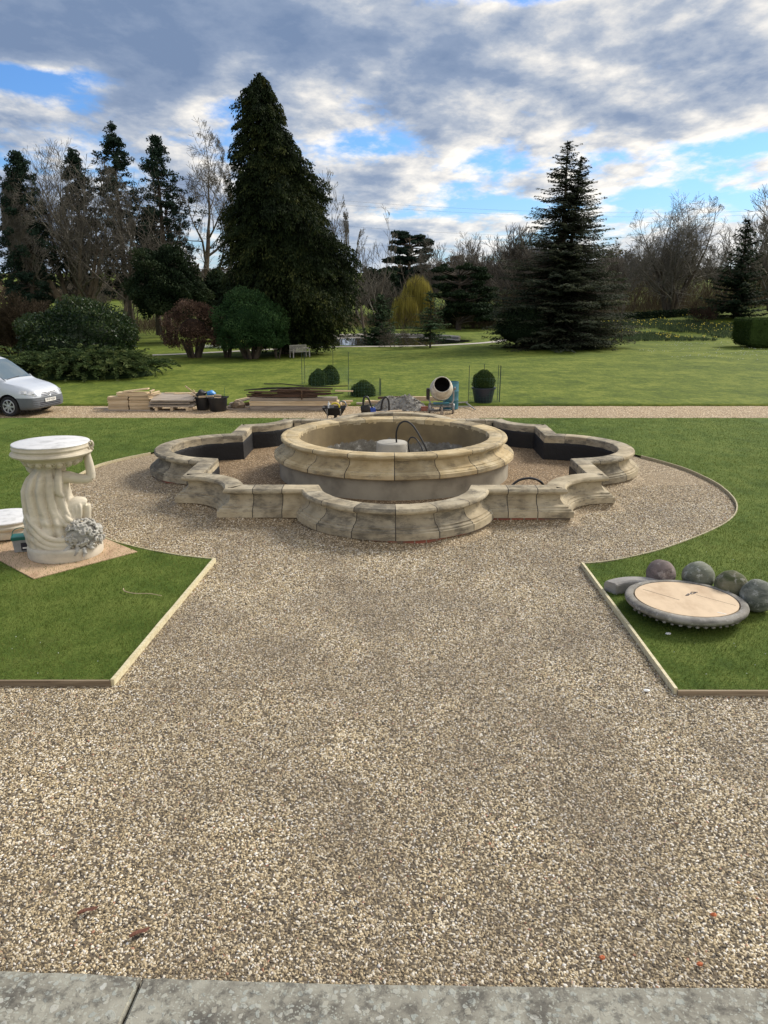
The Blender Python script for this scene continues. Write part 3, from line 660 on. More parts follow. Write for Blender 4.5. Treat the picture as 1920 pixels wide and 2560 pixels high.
    wal = [(-.099,.7032),(-.112,.698),(-.118,.68),(-.112,.645),(-.090,.60),(-.046,.563),(.012,.54),(.045,.534),(.047,.514),(.074,.511),(.098,.500),(.114,.484),(.116,.470),(.138,.468),(.144,.460),(.144,.39),(.13,.375),(.02,.372)]
    o, _ = sweep('moulded_base', P2, b2, j2, nb2, wal, (M['bowl_stone'], M['mortar']), rt, True, np.clip(t2+rng.uniform(-.3, .3, nb2), 0, 1)); loc(o)
    o, _ = sweep('plinth', P2, b2, [False]*len(P2), nb2, [(.035,.385),(.037,.20),(.042,.0),(.045,-.06)], (M['render'],), rt, True); loc(o)
    o, _ = sweep('inner_wall', P2, b2, [False]*len(P2), nb2, [(-.386,.735),(-.388,.6),(-.392,.45),(-.40,.20),(-.40,.0)], (M['bowl_inside'],), rt, False); loc(o)
    m = MB(); m.lathe([(2.06,.02),(2.06,.03)], 72); f = m.build('bowl_floor', M['render'], rt, True)
    m = MB(); m.lathe([(.335,.02),(.338,.6),(.33,.622),(.315,.63)], 40); p = m.build('pedestal', M['concrete'], rt, True, angle=50); p.location = (-.04, 0, .04)
def sweep_offset(P, s):
    nx = np.roll(P, -1, 0); pv = np.roll(P, 1, 0); e1 = P-pv; e2 = nx-P; e1 /= np.linalg.norm(e1, axis=1)[:, None]; e2 /= np.linalg.norm(e2, axis=1)[:, None]
    n1 = np.c_[e1[:,1], -e1[:,0]]; n2 = np.c_[e2[:,1], -e2[:,0]]; return P+(n1+n2)/(1+(n1*n2).sum(1))[:, None]*s
fountain()
def hose(name, pts, r, mat, label, n=10):
    Q = smooth_poly(pts, n); m = MB(); m.tube([tuple(q) for q in Q], r, 8); return tag(m.build(name, M[mat], None, True), label, 'hose')
hose('hose', [(.06,16.40,.60),(.055,16.40,.85),(.12,16.38,1.03),(.25,16.33,1.10),(.40,16.28,1.02),(.55,16.22,.80),(.68,16.18,.55),(.74,16.16,.34)], .019, 'hose', 'tall arching black hose rising from the concrete pedestal')
hose('hose', [(.36,16.7,.33),(.31,16.62,.55),(.36,16.55,.70),(.46,16.5,.71),(.56,16.42,.6),(.63,16.35,.45),(.68,16.3,.33)], .016, 'hose', 'short looped black hose beside the concrete pedestal')
hose('hose', [(1.5,13.5,.0),(1.8,13.75,.02),(2.02,13.8,.08),(2.12,13.8,.26),(2.28,13.82,.40),(2.48,13.85,.44),(2.68,13.9,.38),(2.82,13.95,.22),(2.9,14.0,.02)], .022, 'hose', 'arched black pipe on the pool bed beside the front right wall')
hose('hose', [(1.6,13.6,.02),(1.9,13.9,.03),(2.2,13.95,.05),(2.4,13.7,.04),(2.2,13.4,.03),(1.9,13.5,.04),(2.1,13.9,.06),(2.5,13.75,.03),(2.4,13.35,.02)], .02, 'hose', 'coiled black pipe lying on the brown pool bed')
# ---------------------------------------------------------------- statue and the pieces round it
def remesh(objs, voxel, name, mat, parent, smooth_it=2, tint=.6, disp=0):
    """fuse overlapping shapes into one continuous carved surface"""
    bm = bmesh.new()
    for o in objs:
        o.data.transform(o.matrix_basis); bm.from_mesh(o.data); me0 = o.data; bpy.data.objects.remove(o); bpy.data.meshes.remove(me0)
    me = bpy.data.meshes.new(name); bm.to_mesh(me); bm.free()
    t = bpy.data.objects.new('carving', me); COL.objects.link(t)
    r = t.modifiers.new('r', 'REMESH'); r.mode = 'VOXEL'; r.voxel_size = voxel
    if smooth_it: s = t.modifiers.new('s', 'SMOOTH'); s.iterations = smooth_it; s.factor = .5
    dg = bpy.context.evaluated_depsgraph_get(); me2 = bpy.data.meshes.new_from_object(t.evaluated_get(dg))
    bpy.data.objects.remove(t); bpy.data.meshes.remove(me); me2.name = name; me2.materials.clear()
    for a in list(me2.attributes):
        if a.name == 'tint': me2.attributes.remove(a)
    a = me2.attributes.new('tint', 'FLOAT', 'POINT'); a.data.foreach_set('value', np.full(len(me2.vertices), tint, np.float32))
    me2.polygons.foreach_set('use_smooth', [True]*len(me2.polygons)); return link(name, me2, parent, (mat,))
def loft(rings, name='loft'):
    n = len(rings[0]); V = [p for r in rings for p in r]; F = []
    for i in range(len(rings)-1):
        for k in range(n): F.append((i*n+k, i*n+(k+1) % n, (i+1)*n+(k+1) % n, (i+1)*n+k))
    F += [tuple(range(n))[::-1], tuple((len(rings)-1)*n+k for k in range(n))]
    m = MB(); m.add(V, F); return m
def statue():
    rz = R_(24.2); X0 = (-4.812, 10.913, .012)
    root = empty('statue', X0, 'pale kneeling draped stone figure holding a round table top above its shoulders', 'statue', None, rz)
    O = []
    def put(m): O.append(m.build('p', M['statue']))
    # draped trunk: rings (z, centre u, half width, half depth)
    tab = [(.12,-.16,.44,.40),(.22,-.17,.45,.38),(.32,-.185,.43,.36),(.42,-.20,.40,.34),(.52,-.215,.385,.33),(.62,-.235,.36,.31),(.75,-.27,.325,.29),(.88,-.29,.30,.275),(1.0,-.29,.29,.265),(1.10,-.27,.262,.25),(1.18,-.258,.225,.23),(1.25,-.245,.18,.19),(1.30,-.235,.155,.165),(1.36,-.225,.155,.165)]
    T = np.array(tab); zs = np.linspace(.12, 1.36, 70); rings = []
    for z in zs:
        c = np.interp(z, T[:,0], T[:,1]); a = np.interp(z, T[:,0], T[:,2]); b = np.interp(z, T[:,0], T[:,3]); R1 = []
        for k in range(220):
            th = 2*PI*k/220; # camera side is -y (th=-90deg)
            fd = 0
            # long folds that fan out from the neck and swing round to the lap
            sw = th+.55*(1.3-z)*math.cos(th)
            f1 = math.sin(sw*11+.6*math.sin(z*5)); f2 = math.sin(sw*17+2+z*1.5)
            amp = .044*min(1, max(0, (1.30-z)/.12))*(1 if z > .35 else max(.25, (z-.1)/.25))
            fd = amp*((2*abs(math.sin(sw*5.5+.3*math.sin(z*5)))**.55-1)*.9+.15*f2)
            # deep swags low on the figure
            lo = max(0, 1-abs(z-.45)/.33); fd += .012*lo*math.sin(z*42+th*2.2+1.2*math.cos(th))
            e = 2.4; ct, st = math.cos(th), math.sin(th); rr = (abs(ct)**e+abs(st)**e)**(-1/e)
            R1.append((c+(a+fd)*rr*ct, (b+fd)*rr*st, z))
        rings.append(R1)
    put(loft(rings))
    def limb(P, r, n=14): m = MB(); q = smooth_poly([np.array(p) for p in P], 5); rr = np.interp(np.linspace(0, 1, len(q)), np.linspace(0, 1, len(r)), r); m.tube([tuple(x) for x in q], list(rr), n); put(m)
    # raised arm: shoulder, elbow, wrist
    limb([(-.10,-.10,1.16),(.02,-.13,1.16),(.14,-.15,1.13),(.26,-.16,1.115),(.33,-.16,1.135)], [.10,.088,.075,.068,.062])
    limb([(.325,-.16,1.12),(.335,-.155,1.20),(.325,-.14,1.34),(.315,-.125,1.45),(.32,-.12,1.50)], [.064,.066,.062,.05,.042])
    # hand gripping the rim: palm, four fingers, thumb
    limb([(.315,-.12,1.48),(.345,-.12,1.535),(.385,-.12,1.575)], [.042,.050,.046])
    for i, (dy, ln) in enumerate(((-.045,.9),(-.018,1.),(.01,.97),(.036,.82))):
        limb([(.375,-.12+dy,1.565),(.405,-.12+dy,1.60),(.402,-.12+dy,1.60+.045*ln),(.375,-.12+dy,1.60+.068*ln)], [.017,.016,.0145,.012], 8)
    limb([(.34,-.165,1.525),(.345,-.195,1.56),(.335,-.205,1.595)], [.018,.016,.012], 8)
    # other arm behind, head tucked under the table
    limb([(-.2,.14,1.18),(-.36,.24,1.2),(-.46,.26,1.26),(-.46,.26,1.40),(-.45,.24,1.47)], [.09,.08,.065,.058,.05])
    m = MB(); m.ball((-.10,.06,1.29), (.095,.09,.10), 20, wob=.01); put(m)
    for i in range(22): m = MB(); a = random.uniform(0, 6.28); m.ball((-.10+.09*math.cos(a), .06+.09*math.sin(a), 1.28+random.uniform(-.05,.1)), random.uniform(.02,.034), 8); put(m)
    # neck capital under the bowl
    m = MB(); m.lathe([(.17,1.22),(.165,1.28),(.18,1.33),(.19,1.37)], 32, Matrix.Translation((-.23,0,0))); put(m)
    # loose strip of cloth down the side
    limb([(-.08,-.15,1.31),(-.105,-.235,1.20),(-.125,-.27,1.08),(-.12,-.265,.97),(-.07,-.25,.90)], [.035,.05,.052,.05,.03])
    # raised knee under cloth, lower leg, foot
    limb([(-.14,-.06,.56),(-.04,-.10,.655),(.07,-.12,.72),(.165,-.12,.745),(.215,-.12,.725)], [.17,.165,.14,.105,.075])
    limb([(.21,-.115,.725),(.215,-.11,.64),(.205,-.10,.55),(.19,-.09,.36),(.18,-.09,.2)], [.08,.078,.076,.06,.05])
    limb([(.14,-.09,.2),(.23,-.1,.19),(.32,-.12,.18)], [.06,.05,.035])
    # folds over the lap
    for i, (u, h) in enumerate(((-.06,.735),(-.01,.76),(.045,.78),(.10,.79))):
        limb([(u-.05,.02,h-.02),(u,-.12,h+.015),(u+.035,-.23,h-.05),(u+.03,-.26,h-.18),(u-.01,-.25,h-.30)], [.02,.026,.028,.026,.016], 10)
    # hanging pouch of cloth
    limb([(-.15,-.26,.72),(-.14,-.31,.60),(-.08,-.335,.50),(-.01,-.32,.485),(.03,-.28,.55),(.04,-.25,.64)], [.02,.03,.036,.034,.03,.02], 10)
    limb([(-.08,-.30,.64),(-.04,-.32,.57),(.01,-.30,.55)], [.03,.045,.03], 10)
    # sweeping hem folds round the kneeling leg
    for i, (z0, dz, r) in enumerate(((.60,.33,.040),(.47,.27,.046),(.33,.17,.044))):
        limb([(-.585+.01*i,-.06,z0+.12),(-.53,-.24,z0-.02),(-.34,-.375,z0-dz*.75),(-.10,-.405,z0-dz*.9),(.06,-.37,z0-dz*.55),(.16,-.30,z0-dz*.25)], [.012,r,r*1.1,r,r*.8,.012], 10)
    # kneeling thigh and shin beneath the hem
    limb([(-.17,-.15,.33),(.02,-.20,.30),(.14,-.20,.26)], [.22,.17,.10])
    fig = remesh(O, .0085, 'figure', M['statue'], root, 0, .68)
    # base slab
    m = MB(); N_ = 72; rings = []
    for z, k in ((0,.99),(.03,1.0),(.14,1.0),(.165,.985),(.175,.96)):
        rings.append([((.525+.012*math.sin(3*t))*k*math.cos(t)-.115, (.50+.01*math.sin(2*t+1))*k*math.sin(t)-.07, z+.006*math.sin(2*t)) for t in np.linspace(0, 2*PI, N_, endpoint=False)])
    b = loft(rings); b.tint = .5; b.build('base', M['statue'], root, True, angle=50)
    # carved heap of curling petals
    O2 = []; m = MB(); m.ball((.11,-.27,.29), (.25,.20,.215), 20, wob=.02); O2.append(m.build('p', M['carved']))
    rs = random.Random(5)
    for i in range(120):
        th = rs.uniform(0, 2*PI); ph = math.acos(rs.uniform(-.35, 1)); d = Vector((math.sin(ph)*math.cos(th), math.sin(ph)*math.sin(th), math.cos(ph)))
        c = Vector((.11,-.27,.29))+Vector((d.x*.275, d.y*.215, d.z*.23)); e1 = d.orthogonal().normalized(); e2 = d.cross(e1); a0 = rs.uniform(0, 6.28); rad = rs.uniform(.026, .05); turns = rs.uniform(.7, 1.3)
        P = []
        for k in range(9): a = a0+turns*2*PI*k/8; q = rad*(1-.45*k/8); P.append(c+e1*q*math.cos(a)+e2*q*math.sin(a)+d*(.006*k))
        m = MB(); m.tube(P, [.010+.011*math.sin(PI*(k+.6)/9.2) for k in range(9)], 7); O2.append(m.build('p', M['carved']))
    for P in ([(-.06,-.43,.2),(-.12,-.49,.17),(-.17,-.50,.16)], [(.04,-.47,.19),(.02,-.53,.14),(-.02,-.55,.09)], [(.12,-.48,.17),(.13,-.54,.11),(.10,-.56,.06)], [(.20,-.47,.19),(.23,-.50,.16),(.26,-.49,.15)]):
        m = MB(); m.tube(P, [.035,.03,.014], 8); O2.append(m.build('p', M['carved']))
    remesh(O2, .0062, 'carved_flowers', M['carved'], root, 1, .5)
    # table top with egg moulding below
    top = None
    prof = [(.18,1.335),(.24,1.345),(.33,1.375),(.40,1.41),(.435,1.44),(.45,1.455),(.505,1.478),(.545,1.497),(.560,1.52),(.547,1.543),(.525,1.553),(.519,1.575),(.533,1.60),(.530,1.615),(.524,1.62),(.522,1.645),(.527,1.652)]
    m = MB(); m.tint = .75; m.lathe(prof, 96, Matrix.Translation((-.15,0,0))); t = m.build('table', M['statue'], root, True, angle=35)
    m = MB(); m.lathe([(.528,1.652),(.526,1.660),(.518,1.664)], 96, Matrix.Translation((-.15,0,0))); m.build('slab', M['marble'], root, True, angle=50)
    m = MB(); m.tint = .7
    for k in range(17):
        a = 2*PI*(k+.3)/17; c = Vector((-.15+.385*math.cos(a), .385*math.sin(a), 1.39)); T_ = Matrix.Translation(c) @ Matrix.Rotation(a, 4, 'Z') @ Matrix.Rotation(R_(40), 4, 'Y')
        m.ball((0,0,0), (.026,.046,.052), 14, T_)
        m.tube([(.0,.064*math.cos(q), .064*math.sin(q)) for q in np.linspace(-2.6, -.5, 9)], .007, 6, T_)
        m.tube([(.0,.063*math.cos(q), .066*math.sin(q)) for q in np.linspace(-.3, PI+.3, 13)], .009, 6, T_)
    m.build('egg_moulding', M['statue'], root, True, angle=0)
    tb = M['statue']
statue()
def thing_mesh(m, name, mat, label, cat, group=None, **k):
    return tag(m.build(name, mat, None, **k), label, cat, group)
def pedestal_piece():
    root = empty('stone_table_top', (-6.22, 11.75, -.005), 'round stone table top with white face lying flat behind the statue', 'table top')
    m = MB(); m.tint = .6; m.lathe([(.50,.045),(.54,.06),(.555,.10),(.55,.17),(.535,.18),(.53,.20),(.56,.215),(.59,.245),(.592,.275),(.575,.295),(.56,.30),(.565,.335),(.575,.345)], 72); m.build('moulded_body', M['statue'], root, True, angle=35)
    m = MB(); m.lathe([(.573,.345),(.572,.365),(.56,.372)], 72); m.build('face', M['marble'], root, True, angle=50)
    root.scale = (.86,.86,.84)
    m = MB(); m.box((-6.28,11.65,.024), (.9,.09,.042)); thing_mesh(m, 'timber_bearer', M['grey_wood'], 'dark timber bearer under the front of the stone table top', 'bearer')
    m = MB(); m.box((-6.28,12.1,.024), (.9,.09,.042)); thing_mesh(m, 'timber_bearer', M['grey_wood'], 'timber bearer under the back of the stone table top', 'bearer')
pedestal_piece()
def plywood():
    m = MB(); c = Vector((-4.9,9.73)); r = Vector((-3.86,10.88)); d1 = (r-c); n = Vector((-d1.y, d1.x)).normalized(); l = c+n*2.44; k = r+n*2.44
    P = [c, r, k, l]; V = [(p.x, p.y, -.002) for p in P]+[(p.x, p.y, .012) for p in P]
    m.add(V, [(3,2,1,0),(4,5,6,7),(0,1,5,4),(1,2,6,5),(2,3,7,6),(3,0,4,7)])
    thing_mesh(m, 'plywood_sheet', M['ply'], 'weathered plywood sheet on the grass under the statue', 'plywood')
plywood()
def small_tub():
    root = empty('plastic_tub', (-5.60,10.92,.014), 'small clear plastic tub with a teal lid and handle beside the statue base', 'tub', None, R_(20))
    def rr(z, w, d): return [(x, y, z) for x, y in [(w,-d+.02),(w,d-.02),(w-.02,d),(-w+.02,d),(-w,d-.02),(-w,-d+.02),(-w+.02,-d),(w-.02,-d)]]
    loft([rr(0,.10,.085), rr(.19,.115,.10)]).build('body', M['clear_plastic'], root, bevel=.004)
    loft([rr(.191,.128,.112), rr(.232,.128,.112), rr(.24,.12,.105)]).build('lid', M['teal'], root, bevel=.003)
    m = MB(); m.box((.05,-.0975,.085), (.10,.008,.12)); m.build('label_patch', M['ink'], root)
    m = MB(); m.box((.05,-.1025,.065), (.06,.003,.022)); m.build('label_print', M['white'], root)
    m = MB(); m.tube(smooth_poly([(-.115,0,.22),(-.10,0,.30),(-.04,0,.345),(.04,0,.345),(.10,0,.30),(.115,0,.22)], 5), .006, 8); m.build('handle', M['teal'], root, True)
small_tub()
def twig_on_grass():
    m = MB(); Q = smooth_poly([(-3.55,9.33,.03),(-3.50,9.24,.028),(-3.35,9.16,.03),(-3.15,9.14,.035),(-2.98,9.08,.03)], 6); m.tube([tuple(q) for q in Q], list(np.linspace(.007, .004, len(Q))), 6); thing_mesh(m, 'twig', M['pine'], 'bent pale stick lying on the left lawn', 'stick', None, smooth=True)
twig_on_grass()
def basin():
    root = empty('stone_basin', (3.46,8.62,0), 'dark lichened stone basin with scalloped underside lying on the right lawn', 'basin'); root.rotation_euler = (R_(-1.4), R_(.6), 0)
    m = MB(); m.tint = .5; prof = [(.30,-.01),(.36,.0),(.47,.02),(.56,.055),(.60,.085),(.64,.098),(.655,.105),(.668,.115),(.685,.125),(.698,.142),(.70,.165),(.69,.185),(.665,.197),(.63,.20),(.605,.195),(.596,.17),(.594,.15)]
    m.lathe(prof, 96, wob=.002)
    for k in range(44):
        a = 2*PI*k/44; T_ = Matrix.Rotation(a, 4, 'Z') @ Matrix.Translation((.628,0,.082)); q_ = random.uniform(.55, 1.1); m.ball((0,0,random.uniform(-.006,.006)), (.022*q_,.030*q_,.018*q_), 10, T_, wob=.2)
    m.build('bowl', M['old_stone'], root, True, angle=40)
    m = MB(); m.lathe([(.586,.150),(.586,.192),(.584,.194)], 96); d = m.build('plywood_disc', M['disc_ply'], root, True, angle=40)
    m = MB()
    for P in ([(-.03,.05),(.01,.10),(.0,.06),(.05,.12)], [(.05,.12),(.04,.08),(.08,.10)], [(.06,.15),(.14,.15)], [(.08,.11),(.11,.13)], [(-.05,.03),(-.01,.04)]):
        m.tube([(x+.08, y+.06, .1945) for x, y in P], .007, 6, Matrix.Scale(1, 4))
    m.build('pen_mark', M['ink'], d)
    m = MB(); m.tube([(-.42,.30,.1942),(-.10,-.06,.1942)], .0022, 5); m.build('pencil_line', M['ink'], d)
    m = MB(); m.tube([(.17,.12,.1942),(.5,-.22,.1942)], .0016, 5); m.build('pencil_line', M['ink'], d)
    m = MB(); m.box((.235,-.47,.1948), (.10,.012,.002), rot=(0,0,-.65)); m.build('paint_scratch', M['white'], d)
basin()
def sphere(x, y, r, label, c, sq=1.0, z=None):
    mt = stone_mat('ball_stone', *c[0], stain=c[1], lichen=c[2], st_amt=.75)
    m = MB(); n = 40; V = []; 
    m.ball((0,0,0), (r, r, r*sq), n); o = m.build('stone_ball', mt, None, True, angle=0)
    ph = random.uniform(0, 9)
    for v in o.data.vertices: c_ = v.co; v.co = c_*(1+.025*math.sin(c_.x*23+ph)*math.sin(c_.y*19+ph*2)+.018*math.sin(c_.z*41+ph)*math.sin(c_.x*37)); tag(o, label, 'stone ball', 'round stones beside the basin')
    o.location = (x, y, r*sq-.012 if z is None else z); return o
sphere(3.46,9.50,.19, 'purplish stone ball nearest the grey wedge of stone', (((.33,.27,.245),(.23,.18,.165),(.14,.112,.10)), (.07,.06,.055), (.36,.32,.29)))
sphere(3.90,9.38,.20, 'greenish stone ball with a white lichen streak behind the basin', (((.29,.295,.235),(.19,.20,.15),(.12,.13,.095)), (.08,.085,.065), (.48,.49,.44)))
sphere(4.18,9.04,.20, 'dark mossy stone ball between the streaked ball and the outermost ball', (((.23,.215,.14),(.14,.135,.08),(.08,.095,.04)), (.05,.065,.022), (.38,.36,.31)))
sphere(4.36,8.72,.20, 'grey green stone ball touching the mossy one at the basin edge', (((.30,.305,.265),(.20,.21,.17),(.12,.13,.105)), (.06,.068,.055), (.44,.44,.41)))
def wedge():
    m = MB(); m.tint = .7; V = []; F = []; n = 12
    for i in range(n+1):
        a = R_(35)+(R_(80))*i/n; co, si = math.cos(a), math.sin(a)
        for r, z in ((.42,0),(.62,0),(.63,.10),(.60,.15),(.45,.17),(.42,.15)): V.append((r*co, r*si-.5, z))
    for i in range(n):
        for k in range(6): F.append((i*6+k, i*6+(k+1) % 6, (i+1)*6+(k+1) % 6, (i+1)*6+k))
    F += [tuple(range(6))[::-1], tuple(n*6+k for k in range(6))]
    m.add(V, F); o = thing_mesh(m, 'coping_piece', stone_mat('wedge_stone', (.36,.345,.325), (.29,.28,.265), (.21,.2,.19), (.14,.13,.12), None, .4), 'loose curved grey coping stone lying at the basin edge', 'coping stone', smooth=True, weld=True, bevel=.008)
    o.location = (2.96,9.36,0); o.rotation_euler = (R_(6), R_(-3), R_(10))
wedge()
def litter():
    for p, s, l in (((3.06,8.02),.035,'pale scrap of slate on the right lawn'), ((2.42,6.78),.035,'flat white pebble on the gravel by the right edging board')):
        m = MB(); m.ball((p[0], p[1], .012 if p[0] > 2.5 else -.02), (s, s*.7, .01), 10, wob=.15); thing_mesh(m, 'stone_flake', M['white'], l, 'stone flake')
    for x, y, l in ((1.93,3.95,'orange terracotta chip lying far from the kerb on the gravel'), (1.7,3.58,'dark orange chip close to the kerb on the gravel'), (1.15,3.62,'brown red chip beside a dark stone near the kerb')):
        m = MB(); m.ball((x, y, -.02), (.02,.015,.010), 8, wob=.25); thing_mesh(m, 'terracotta_chip', M['terracotta'], l, 'chip')
    for x, y, a, l in ((-1.98,3.95,.6,'curled dark red leaf on the gravel at far left'), (-1.6,3.78,.7,'smaller curled brown leaf between the red leaf and the kerb')):
        m = MB(); T_ = Matrix.Translation((x, y, -.018)) @ Matrix.Rotation(a, 4, 'Z'); V = []; F = []
        for i in range(7):
            t = i/6; w = .022*math.sin(PI*(t*.9+.05)); V += [((t-.5)*.11, -w, .012+.012*math.sin(t*5)), ((t-.5)*.13, 0, .004), ((t-.5)*.13, w, .014+.01*math.cos(t*4))]
        for i in range(6):
            for k in range(2): F.append((i*3+k, i*3+k+1, i*3+k+4, i*3+k+3))
        m.add(V, F, T_); thing_mesh(m, 'dead_leaf', M['leaf_litter'], l, 'leaf')
litter()

# ---------------------------------------------------------------- van
def van():
    root = empty('van', (-11.02, 25.72, -.041), 'silver white van with grey bumper parked on the drive', 'van', None, R_(-11)); root.location = (-11.17, 25.1, -.041); root.rotation_euler.z = R_(-14)
    # stations: x, bottom, top, half width, belt z, half width at the roof edge
    ST = [(0.0,.30,.62,.58,.46,.52),(-.03,.25,.70,.70,.50,.60),(-.10,.21,.80,.78,.56,.64),(-.22,.19,.885,.83,.64,.66),(-.45,.18,.965,.87,.72,.70),(-.75,.18,1.03,.895,.80,.74),(-1.02,.18,1.085,.90,.86,.76),
          (-1.20,.18,1.19,.90,.90,.73),(-1.5,.18,1.42,.90,.94,.69),(-1.8,.18,1.635,.90,.97,.655),(-1.98,.18,1.735,.90,.98,.64),(-2.2,.18,1.795,.90,.99,.645),(-2.7,.18,1.83,.90,1.0,.66),(-3.6,.18,1.82,.90,1.0,.67),(-4.15,.2,1.79,.89,1.0,.66),(-4.33,.26,1.70,.87,1.0,.63),(-4.40,.34,1.5,.84,1.0,.62)]
    A = np.array(ST)
    def sec(x, nt=40):
        q = [np.interp(-x, -A[:,0], A[:,i]) for i in range(1, 6)]; zb, zt, w, zl, wt = q
        P = np.array([(0,zb),(w*.80,zb),(w*.955,zb+.03),(w*.99,zb+.12),(w,zb+.5*(zl-zb)),(w*.985,zl),(w*.965,zl+.04),(wt+.25*(w-wt),zl+.62*(zt-zl)),(wt,zt-.07*(1 if zt > 1.2 else .5)),(wt*.90,zt-.028*(1 if zt > 1.2 else .7)),(wt*.6,zt-.006),(0,zt)])
        # two rounds of corner cutting
        for _ in range(2):
            Q = [P[0]]
            for a, b in zip(P[:-1], P[1:]): Q += [a*.75+b*.25, a*.25+b*.75]
            Q.append(P[-1]); P = np.array(Q)
        d = np.r_[0, np.cumsum(np.hypot(*np.diff(P, axis=0).T))]; t = np.linspace(0, d[-1], nt); return np.c_[np.interp(t, d, P[:,0]), np.interp(t, d, P[:,1])]
    xs = np.r_[np.linspace(0,-.5,16), np.linspace(-.55,-2.3,44), np.linspace(-2.4,-4.4,26)]; nt = 40
    V = []; F = []
    for x in xs:
        s = sec(x, nt); V += [(x, -y, z) for y, z in s]+[(x, y, z) for y, z in s[::-1][1:-1]]
    k = 2*nt-2; V = np.array(V)
    for _ in range(2):   # soften along the length
        W = V.reshape(len(xs), k, 3); W2 = W.copy(); W2[1:-1,:,1:] = .25*W[:-2,:,1:]+.5*W[1:-1,:,1:]+.25*W[2:,:,1:]; V = W2.reshape(-1, 3)
    for i in range(len(xs)-1):
        for j in range(k): F.append((i*k+j, (i+1)*k+j, (i+1)*k+(j+1) % k, i*k+(j+1) % k))
    F += [tuple(range(k)), tuple((len(xs)-1)*k+j for j in range(k))[::-1]]
    m = MB(); m.add(V.tolist(), F); body = m.build('body', M['van_white'], root, True, angle=30, weld=True)
    for x in (-.88, -3.56):
        c = MB(); c.tube([(x,-1.2,.315),(x,1.2,.315)], .385, 40); c = c.build('cut', M['rubber']); md = body.modifiers.new('b', 'BOOLEAN'); md.operation = 'DIFFERENCE'; md.object = c; md.solver = 'EXACT'
        # boolean evaluated in world space of an unposed root: keep parent transform out of it
        c.parent = root
    bpy.context.view_layer.update(); dg = bpy.context.evaluated_depsgraph_get(); me2 = bpy.data.meshes.new_from_object(body.evaluated_get(dg))
    for md in list(body.modifiers): c = md.object; body.modifiers.remove(md); bpy.data.objects.remove(c)
    body.data = me2; me2.materials.clear(); me2.materials.append(M['van_white'])
    # split off bumper and wheel wells
    from mathutils.bvhtree import BVHTree
    bm = bmesh.new(); bm.from_mesh(me2); tree = BVHTree.FromBMesh(bm)
    for co, no in (((0,0,.585),(0,0,1)), ((0,0,.30),(0,0,1)), ((-.60,0,0),(1,0,0))): bmesh.ops.bisect_plane(bm, geom=bm.verts[:]+bm.edges[:]+bm.faces[:], plane_co=co, plane_no=no, dist=1e-5)
    def skin(name, quad, d, mat, off=.008, nx=10, ny=6, parent=root):
        # quad: four (y, z) corners seen along direction d, laid on the body
        d = Vector(d).normalized(); V = []; F = []
        for i in range(nx+1):
            for j in range(ny+1):
                u, v = i/nx, j/ny; p = [(quad[0][k]*(1-u)+quad[1][k]*u)*(1-v)+(quad[3][k]*(1-u)+quad[2][k]*u)*v for k in range(3)]
                h = tree.ray_cast(Vector(p)+d*2, -d); V.append((h[0] if h[0] else Vector(p))+d*off)
        for i in range(nx):
            for j in range(ny): q = i*(ny+1)+j; F.append((q, q+ny+1, q+ny+2, q+1))
        m = MB(); m.add(V, F); return m.build(name, mat, parent, True, angle=0)
    def take(fn, name, mat):
        b2 = bmesh.new(); fs = [f for f in bm.faces if fn(f.calc_center_median(), f.normal)]; vm = {}
        for f in fs:
            vs = []
            for v in f.verts:
                if v not in vm: vm[v] = b2.verts.new(v.co)
                vs.append(vm[v])
            try: b2.faces.new(vs).smooth = True
            except ValueError: pass
        bmesh.ops.delete(bm, geom=fs, context='FACES'); me = bpy.data.meshes.new(name); b2.to_mesh(me); b2.free(); me.set_sharp_from_angle(angle=R_(30)); return link(name, me, root, (mat,))
    for wx in (-.88,-3.56): take(lambda c, n: (c.x-wx)**2+(c.z-.315)**2 < .384**2 and abs(c.y) < .93, 'wheel_well', M['rubber'])
    take(lambda c, n: c.x > -.60 and c.z < .585, 'bumper', M['bumper'])
    take(lambda c, n: c.z < .30, 'sill', M['bumper'])
    bm.to_mesh(me2); bm.free(); me2.set_sharp_from_angle(angle=R_(30))
    for p in me2.polygons: p.use_smooth = True
    # a panel that follows the body, set a few millimetres proud
    def patch(name, x0, x1, fn, mat, off=.006, nx=14, ny=10, sides=(1,), parent=root):
        V = []; F = []
        for sgn in sides:
            o = len(V)
            for i in range(nx+1):
                x = x0+(x1-x0)*i/nx; s = sec(x, 160)
                for j in range(ny+1):
                    z, y = fn(x, i/nx, j/ny, s)
                    V.append((x, sgn*y, z))
            for i in range(nx):
                for j in range(ny):
                    a = o+i*(ny+1)+j; F.append((a, a+1, a+ny+2, a+ny+1) if sgn > 0 else (a, a+ny+1, a+ny+2, a+1))
        m = MB(); m.add(V, F); return m.build(name, mat, parent, True, angle=0)
    def wind(x, u, v, s):
        wmax = .66*(1-.04*u); y = (v*2-1)*wmax; yy = abs(y); k = np.argmin(np.where(s[:,1] > s[:,1].max()-.2, abs(s[:,0]-yy), 9)); return s[k,1]+.008, y
    patch('windscreen', -1.13, -1.93, wind, M['glass'], ny=24)
    m = MB(); V = []
    def side(z0, z1):
        def f(x, u, v, s):
            z = z0(u)+(z1(u)-z0(u))*v; k = np.argmin(abs(s[:,1]-z)+np.where(s[:,0] < .3, 9, 0)); return z, s[k,0]+.010
        return f
    patch('side_window', -1.40, -2.55, side(lambda u: .985+.03*u, lambda u: min(1.30+.28*u*1.5, 1.63)), M['glass'], sides=(-1,))
    patch('side_window', -1.40, -2.55, side(lambda u: .985+.03*u, lambda u: min(1.30+.28*u*1.5, 1.63)), M['glass'], sides=(1,))
